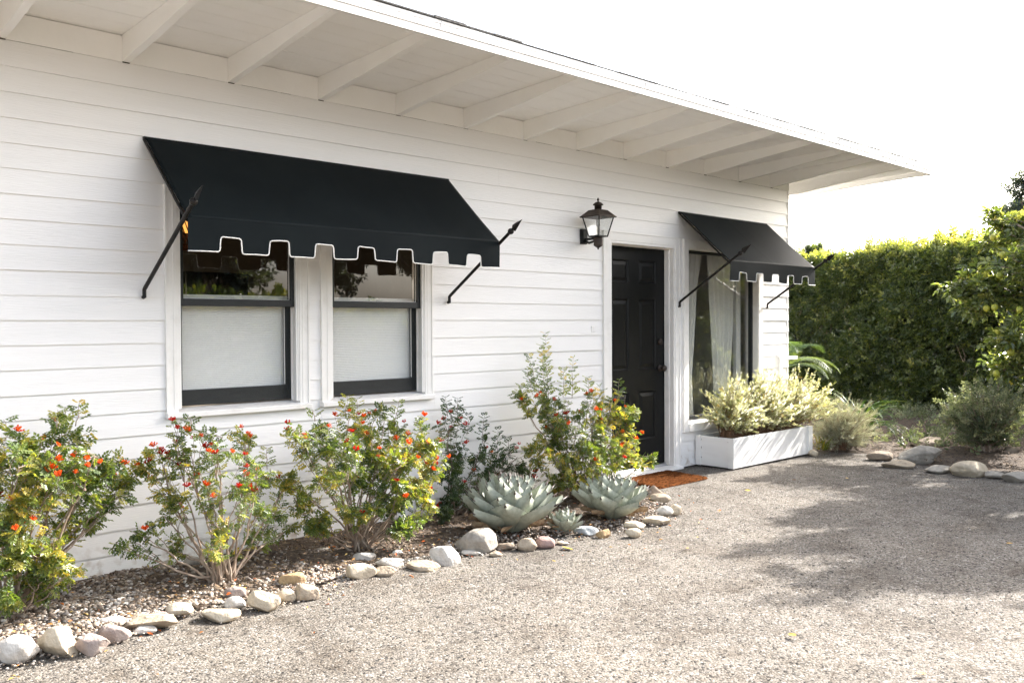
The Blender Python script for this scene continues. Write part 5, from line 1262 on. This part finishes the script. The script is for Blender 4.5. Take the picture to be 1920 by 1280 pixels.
# ================================================================== HEDGE
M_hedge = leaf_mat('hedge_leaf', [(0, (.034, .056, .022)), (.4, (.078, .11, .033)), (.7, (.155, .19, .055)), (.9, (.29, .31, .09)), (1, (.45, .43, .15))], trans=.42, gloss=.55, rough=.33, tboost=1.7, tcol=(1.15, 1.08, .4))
def hedge():
    r = np.random.default_rng(61); X0, X1, Y0, Y1 = 13.65, 15.2, -7.5, 9.0
    o = empty('hedge', ((X0 + X1) / 2, 0, 0), 'tall clipped dark green hedge with a yellow sunlit top behind the garden bed', 'hedge')
    H = lambda y: 2.43 - .035 * (y - .8) + .05 * np.sin(y * 2.1) + .04 * np.sin(y * 5.3 + 1) + np.clip(-.05 * (y - .3), 0, .12)
    bulge = lambda y, z: .13 * np.sin(y * 1.6 + z * 1.1) * np.sin(z * 2.3 + y * .7) + .06 * np.sin(y * 5 + z * 4)
    # added dark core sheet inside the leaves, stops see-through
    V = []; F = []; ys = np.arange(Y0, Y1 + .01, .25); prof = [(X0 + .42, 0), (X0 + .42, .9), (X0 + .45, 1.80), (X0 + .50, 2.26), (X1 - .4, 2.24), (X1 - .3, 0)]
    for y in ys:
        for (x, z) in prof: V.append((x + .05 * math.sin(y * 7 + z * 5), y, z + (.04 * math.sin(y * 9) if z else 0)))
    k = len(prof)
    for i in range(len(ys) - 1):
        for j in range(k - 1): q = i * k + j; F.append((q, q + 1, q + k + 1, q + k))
    mesh_py('dark_core', V, F, [mat('hedge_core', (.018, .02, .010), .95, col2=(.035, .035, .018), vscale=12)], o)
    def batch(n, f):
        return f(n)
    # front face shell
    n = 30000; y = r.uniform(-4.2, 4.8, n); z = r.uniform(.02, 2.40, n); dp = r.exponential(.11, n)
    x = X0 + bulge(y, z) + np.minimum(dp, .5) + np.clip(z - 2.1, 0, 1) ** 2 * .9
    gap = (np.sin(y * 3.1 + z * 2.7) + np.sin(y * 7.3 - z * 5.1) + np.sin(z * 8.3 + y * 2)) > 1.75
    x[gap] += .16
    d = np.stack([-np.abs(r.normal(.6, .5, n)), r.normal(0, .6, n), r.normal(.25, .55, n)], -1)
    P = [np.stack([x, y, z], -1)]; D = [d]
    m_ = z < H(y); P[0] = P[0][m_]; D[0] = D[0][m_]
    rn = [np.clip(r.beta(1.7, 2.6, m_.sum()) + .15 * (z[m_] > 2.1), 0, 1)]  # upper front leaves tinted lighter, sunlight put into the colour
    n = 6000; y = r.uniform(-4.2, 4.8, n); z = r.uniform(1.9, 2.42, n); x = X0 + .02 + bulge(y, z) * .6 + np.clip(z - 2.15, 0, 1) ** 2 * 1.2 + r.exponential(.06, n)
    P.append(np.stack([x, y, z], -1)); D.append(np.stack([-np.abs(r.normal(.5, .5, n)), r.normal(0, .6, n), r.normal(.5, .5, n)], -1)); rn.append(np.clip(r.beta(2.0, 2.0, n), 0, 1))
    # top leaves, sunlight put into their colour as lighter, yellower tones
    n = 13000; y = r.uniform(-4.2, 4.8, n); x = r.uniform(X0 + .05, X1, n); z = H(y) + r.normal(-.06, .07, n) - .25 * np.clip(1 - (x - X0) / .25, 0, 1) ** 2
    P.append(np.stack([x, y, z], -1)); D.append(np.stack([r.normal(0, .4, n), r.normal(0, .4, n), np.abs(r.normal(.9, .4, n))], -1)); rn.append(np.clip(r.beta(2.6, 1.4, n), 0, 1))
    # upright young shoots that break the clipped line
    for _ in range(230):
        y0 = r.uniform(-4, 4.5); x0 = r.uniform(X0 + .1, X1 - .2); hh = r.uniform(.05, .24); k = int(hh / .022) + 2
        t = np.linspace(0, 1, k); lean = r.normal(0, .25, 2); zz = H(y0) - .04 + t * hh
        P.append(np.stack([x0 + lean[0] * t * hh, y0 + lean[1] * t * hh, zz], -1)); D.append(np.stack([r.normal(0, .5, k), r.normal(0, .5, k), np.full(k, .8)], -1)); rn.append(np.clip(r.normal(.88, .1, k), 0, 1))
    # outer ends out of view, coarser
    n = 9000; y = np.concatenate([r.uniform(-7.5, -4.2, n // 2), r.uniform(4.8, 9, n // 2)]); z = r.uniform(0, 2.35, n); x = X0 + bulge(y, z) + r.exponential(.1, n)
    P.append(np.stack([x, y, z], -1)); D.append(np.stack([-np.abs(r.normal(.6, .5, n)), r.normal(0, .6, n), r.normal(.25, .55, n)], -1)); rn.append(r.beta(1.7, 2.6, n))
    P = np.concatenate(P); D = np.concatenate(D); rn = np.concatenate(rn); n = len(P)
    N = np.stack([r.normal(-.5, .6, n), r.normal(0, .6, n), r.normal(.8, .5, n)], -1)
    instance('foliage', T_cluster, P, rot_from(D, N), r.uniform(.075, .135, n), rn, M_hedge, o)
    st = MB(); rr = random.Random(3)
    for _ in range(46):
        y0 = rr.uniform(-2.5, 3.2); z0 = rr.uniform(0, 1.2); x0 = X0 + .22; pts = [np.array([x0, y0, z0])]
        for i in range(7): pts.append(pts[-1] + np.array([rr.uniform(-.04, .02), rr.uniform(-.07, .07), rr.uniform(.04, .16)]))
        st.tube(pts, np.linspace(rr.uniform(.008, .016), .003, 8), 5)
    st.build('branches', [M_bark], o)
hedge()

# ================================================================== TREES
M_citrus = leaf_mat('citrus_leaf', [(0, (.05, .08, .025)), (.35, (.11, .15, .045)), (.65, (.20, .24, .08)), (.88, (.34, .35, .12)), (1, (.50, .42, .10))], trans=.42, gloss=.6, rough=.3, tboost=1.5, tcol=(1.08, 1.05, .45))
M_lemon = mat('green_lemon', (.42, .40, .05), .4, col2=(.26, .32, .05), vscale=8, bump=.001, bscale=120)
def tree(name, label, cat, base, clumps, seed, lm, T, lsize, per, bark=None, trunk_r=.09, group=None, fruits=(), fork=.9, twigs=7):
    """clumps: list of (x,y,z,rx,ry,rz)"""
    r = np.random.default_rng(seed); rr = random.Random(seed); o = empty(name, (base[0], base[1], 0), label, cat, group); st = MB(); P = []; D = []
    f = np.array([base[0], base[1], fork]); b = np.array([base[0], base[1], -.02])
    st.tube(wig(bez(b, (b + f) / 2 + np.array([.03, .02, 0]), f, 7), r, .01), np.linspace(trunk_r * 1.15, trunk_r * .8, 7), 10)
    for (cx, cy, cz, ax, ay, az) in clumps:
        c = np.array([cx, cy, cz]); L = np.linalg.norm(c - f); mid = f + (c - f) * .5 + np.array([0, 0, .12 * L])
        pts = wig(bez(f, mid, c, 10), r, .02 * L); st.tube(pts, np.linspace(trunk_r * .45, .010, 10), 6)
        for k in range(twigs):
            v = r.normal(size=3); v /= np.linalg.norm(v); e = c + v * np.array([ax, ay, az]) * rr.uniform(.6, 1.0); a = pts[rr.randint(5, 9)]
            tw = wig(bez(a, (a + e) / 2 + np.array([0, 0, .06]), e, 7), r, .015 * L); st.tube(tw, np.linspace(.010, .003, 7), 4, cap=False)
            for q in range(4):
                i = rr.randint(2, 6); e2 = tw[i] + r.normal(size=3) * np.array([ax, ay, az]) * .35; t2 = np.linspace(0, 1, 4)[:, None] * (e2 - tw[i]) + tw[i]; st.tube(t2, np.linspace(.004, .0015, 4), 3, cap=False)
                m_ = per // 5
                t = r.random((m_, 1)); P.append(tw[i] + (e2 - tw[i]) * t + r.normal(0, .03, (m_, 3))); D.append((e2 - tw[i])[None] * .8 / (np.linalg.norm(e2 - tw[i]) + 1e-6) + r.normal(0, .6, (m_, 3)))
            m_ = per // 4; t = r.random((m_, 1)) ** .6; idx = (t[:, 0] * 5.99).astype(int)
            P.append(tw[idx] + r.normal(0, .03, (m_, 3))); D.append(r.normal(0, .7, (m_, 3)) + v)
    st.build('trunk', [bark or M_bark], o, smooth=True)
    P = np.concatenate(P); D = np.concatenate(D); n = len(P); N = np.stack([r.normal(0, .5, n), r.normal(0, .5, n), np.ones(n)], -1)
    instance('crown', T, P, rot_from(D, N), lsize * r.uniform(.7, 1.2, n), np.clip(r.beta(1.8, 1.9, n), 0, 1), lm, o)
    for p in fruits:
        m = MB(); m.lathe([(.002, -.040), (.010, -.036), (.024, -.026), (.033, -.008), (.034, .006), (.028, .022), (.016, .032), (.006, .036)], tuple(p), 14); m.build('lemon', [M_lemon], o, smooth=True)
    return o
rc = random.Random(77)
cl = []
for k in range(46):
    v = np.array([rc.gauss(0, 1), rc.gauss(0, 1), rc.gauss(0, 1)]); v /= np.linalg.norm(v); s = rc.uniform(.55, 1.0)
    if -3.75 + v[1] * 1.35 * s > -2.5: continue
    cl.append((10.6 + v[0] * 2.0 * s, -3.75 + v[1] * 1.35 * s, 2.6 + v[2] * 1.2 * s, .30, .30, .24))
for (u, v, x) in [(1905, 420, 10.4), (1860, 540, 10.3), (1800, 535, 10.4), (1905, 640, 10.2), (1890, 690, 10.3), (1915, 500, 10.2), (1870, 430, 10.6), (1835, 560, 10.3)]:
    p = on_x(u, v, x); cl.append((p[0], p[1], p[2], .17, .20, .17))
fr = [on_x(u, v, 10.1) for u, v in [(1874, 516), (1850, 578), (1865, 576), (1872, 620), (1880, 478), (1862, 445), (1912, 580), (1895, 660), (1868, 700)]] + [(9.9, -2.6, 1.6), (10.2, -3.6, 1.5), (9.6, -3.1, 1.9)]
tree('citrus_tree', 'spreading citrus tree with yellow green fruit reaching in from the right', 'tree', (10.9, -3.6), cl, 71, M_citrus, T_cluster, .14, 26, fruits=fr, trunk_r=.10)
M_far = leaf_mat('far_leaf', [(0, (.05, .075, .04)), (.6, (.10, .13, .06)), (1, (.18, .20, .08))], trans=.4, gloss=.2, tboost=1.5)
M_euc = leaf_mat('eucalyptus_leaf', [(0, (.05, .07, .06)), (.6, (.09, .115, .095)), (1, (.15, .17, .13))], trans=.35, gloss=.3, tboost=1.3)
def crown(cx, cy, cz, a, h, n, seed, s=.45):
    r_ = random.Random(seed); out = []
    for _ in range(n):
        v = np.array([r_.gauss(0, 1), r_.gauss(0, 1), r_.gauss(0, 1)]); v /= np.linalg.norm(v); q = r_.uniform(.35, 1)
        out.append((cx + v[0] * a * q, cy + v[1] * a * q, cz + v[2] * h * q, s, s, s * .8))
    return out
p = on_x(1525, 478, 24); tree('distant_tree', 'small rounded treetop showing above the hedge behind the short awning', 'tree', (p[0], p[1]), crown(p[0], p[1], p[2] - .25, .55, .5, 14, 1, .3), 81, M_far, T_cluster, .13, 26, fork=2.2, trunk_r=.12, group='trees beyond the hedge')
p = on_x(1935, 410, 26); tree('distant_tree', 'blue green eucalyptus rising behind the hedge at the right frame edge', 'tree', (p[0], p[1]), crown(p[0], p[1], p[2] + .1, 1.0, 1.1, 26, 2, .4), 82, M_euc, T_cluster, .16, 24, fork=2.4, trunk_r=.15, group='trees beyond the hedge')
# planting opposite the house, seen only as reflections in the window panes
M_refl = leaf_mat('opposite_leaf', [(0, (.03, .05, .02)), (.6, (.08, .11, .03)), (1, (.24, .24, .05))], trans=.4, gloss=.2, tboost=1.6)
def opp_hedge():
    r = np.random.default_rng(91); n = 16000
    x = r.uniform(0, 26, n); z = r.uniform(0, 1, n); y = -12.5 + r.normal(0, .35, n)
    z = z * (1.9 + .25 * np.sin(x * .9) + .15 * np.sin(x * 2.7)); D = r.normal(0, 1, (n, 3)) + np.array([0, .6, .4])
    o = empty('opposite_hedge', (13, -12.5, 0), 'loose yellow green hedge reflected in the right sash window', 'hedge')
    instance('foliage', T_cluster, np.stack([x, y, z], -1), rot_from(D, r.normal(size=(n, 3))), r.uniform(.12, .22, n), r.beta(2, 1.6, n), M_refl, o)
opp_hedge()
for k, (x, y, h, a) in enumerate([(10.5, -17, 5.2, 1.6), (14.5, -19, 6.4, 2.0), (18.5, -18, 5.6, 1.8), (23, -20, 6.6, 2.2)]):
    tree('opposite_tree', ['lowest tree reflected in the window panes', 'tall tree reflected in the window panes', 'middle sized tree reflected in the window panes', 'broadest tree reflected in the window panes'][k], 'tree', (x, y), crown(x, y, h * .68, a, h * .3, 26, 30 + k, .6), 90 + k, M_euc, T_cluster, .26, 22, fork=h * .3, trunk_r=.16, group='trees opposite the house')

def petals():
    r = np.random.default_rng(95); n = 420; x = r.uniform(.4, 6.0, n); f = np.array([bed_front(min(a, 5.85)) for a in x]); y = f + r.normal(.18, .28, n); k = (y < -.03) & ~((x > 5.82) & (y > -.55)); x, y = x[k], y[k]; n = len(x)
    z = np.where(y > np.array([bed_front(a) for a in x]) + .06, .036, .004); D = np.stack([r.normal(size=n), r.normal(size=n), r.normal(0, .2, n)], -1); N = np.stack([r.normal(0, .3, n), r.normal(0, .3, n), np.ones(n)], -1)
    m = rnd_mat('dropped_petal', [(0, (.60, .12, .03)), (.3, (.66, .22, .04)), (.6, (.50, .36, .12)), (1, (.28, .17, .07))], rough=.7)
    tag(instance('petals', T_single, np.stack([x, y, z], -1), rot_from(D, N), r.uniform(.012, .030, n), r.random(n), m), 'dropped orange petals and dry leaflets below the shrubs', 'petals', kind='stuff')
petals()
# ================================================================== FALLEN LEAVES
M_fl = rnd_mat('fallen_leaf', [(0, (.55, .40, .05)), (.5, (.45, .20, .05)), (1, (.50, .12, .03))], rough=.6)
def fallen(u, v, s, c, lab, grp='fallen leaves and petals on the drive'):
    p = on_z(u, v, .006); r_ = random.Random(int(u)); V = []; F = []; n = 6
    for i in range(n + 1):
        t = i / n; w = .3 * math.sin(math.pi * min(1, t * .92 + .06)); y = t - .5
        V += [(-w, y, .22 * w + .25 * y * y), (0, y, .12 * y * y), (w, y, .30 * w + .2 * y * y)]
    for i in range(n):
        for k in (0, 1): q = i * 3 + k; F.append((q, q + 1, q + 4, q + 3))
    o = mesh_np('fallen_leaf', np.array(V) * s, np.array(F), M_fl, None, [c] * len(F), True); o.location = tuple(p); o.rotation_euler = (r_.uniform(-.2, .2), r_.uniform(-.2, .2), r_.uniform(0, 6))
    tag(o, lab, 'leaf', grp)
fallen(1064, 1028, .075, .0, 'curled yellow leaf lying in front of the agave pup')
fallen(1402, 919, .05, .1, 'yellow leaf at the left edge of the tree shadow')
fallen(1349, 957, .04, .95, 'orange petal on the drive right of the corner stones')
fallen(1489, 899, .04, .6, 'brown leaf on the drive in front of the planter box')
fallen(1588, 896, .035, .2, 'tan leaf at the upper edge of the tree shadow')
fallen(1289, 1027, .03, .4, 'tiny tan leaf on the open drive below the corner stones')
fallen(1486, 1190, .05, .3, 'pale curled leaf low in the middle of the drive')
fallen(1893, 1018, .035, .3, 'small leaf inside the tree shadow near the right edge')
fallen(352, 1146, .05, .05, 'yellow orange leaf beside the smooth cream oval stone')
fallen(1727, 1262, .04, .35, 'tan leaf at the bottom edge of the picture')
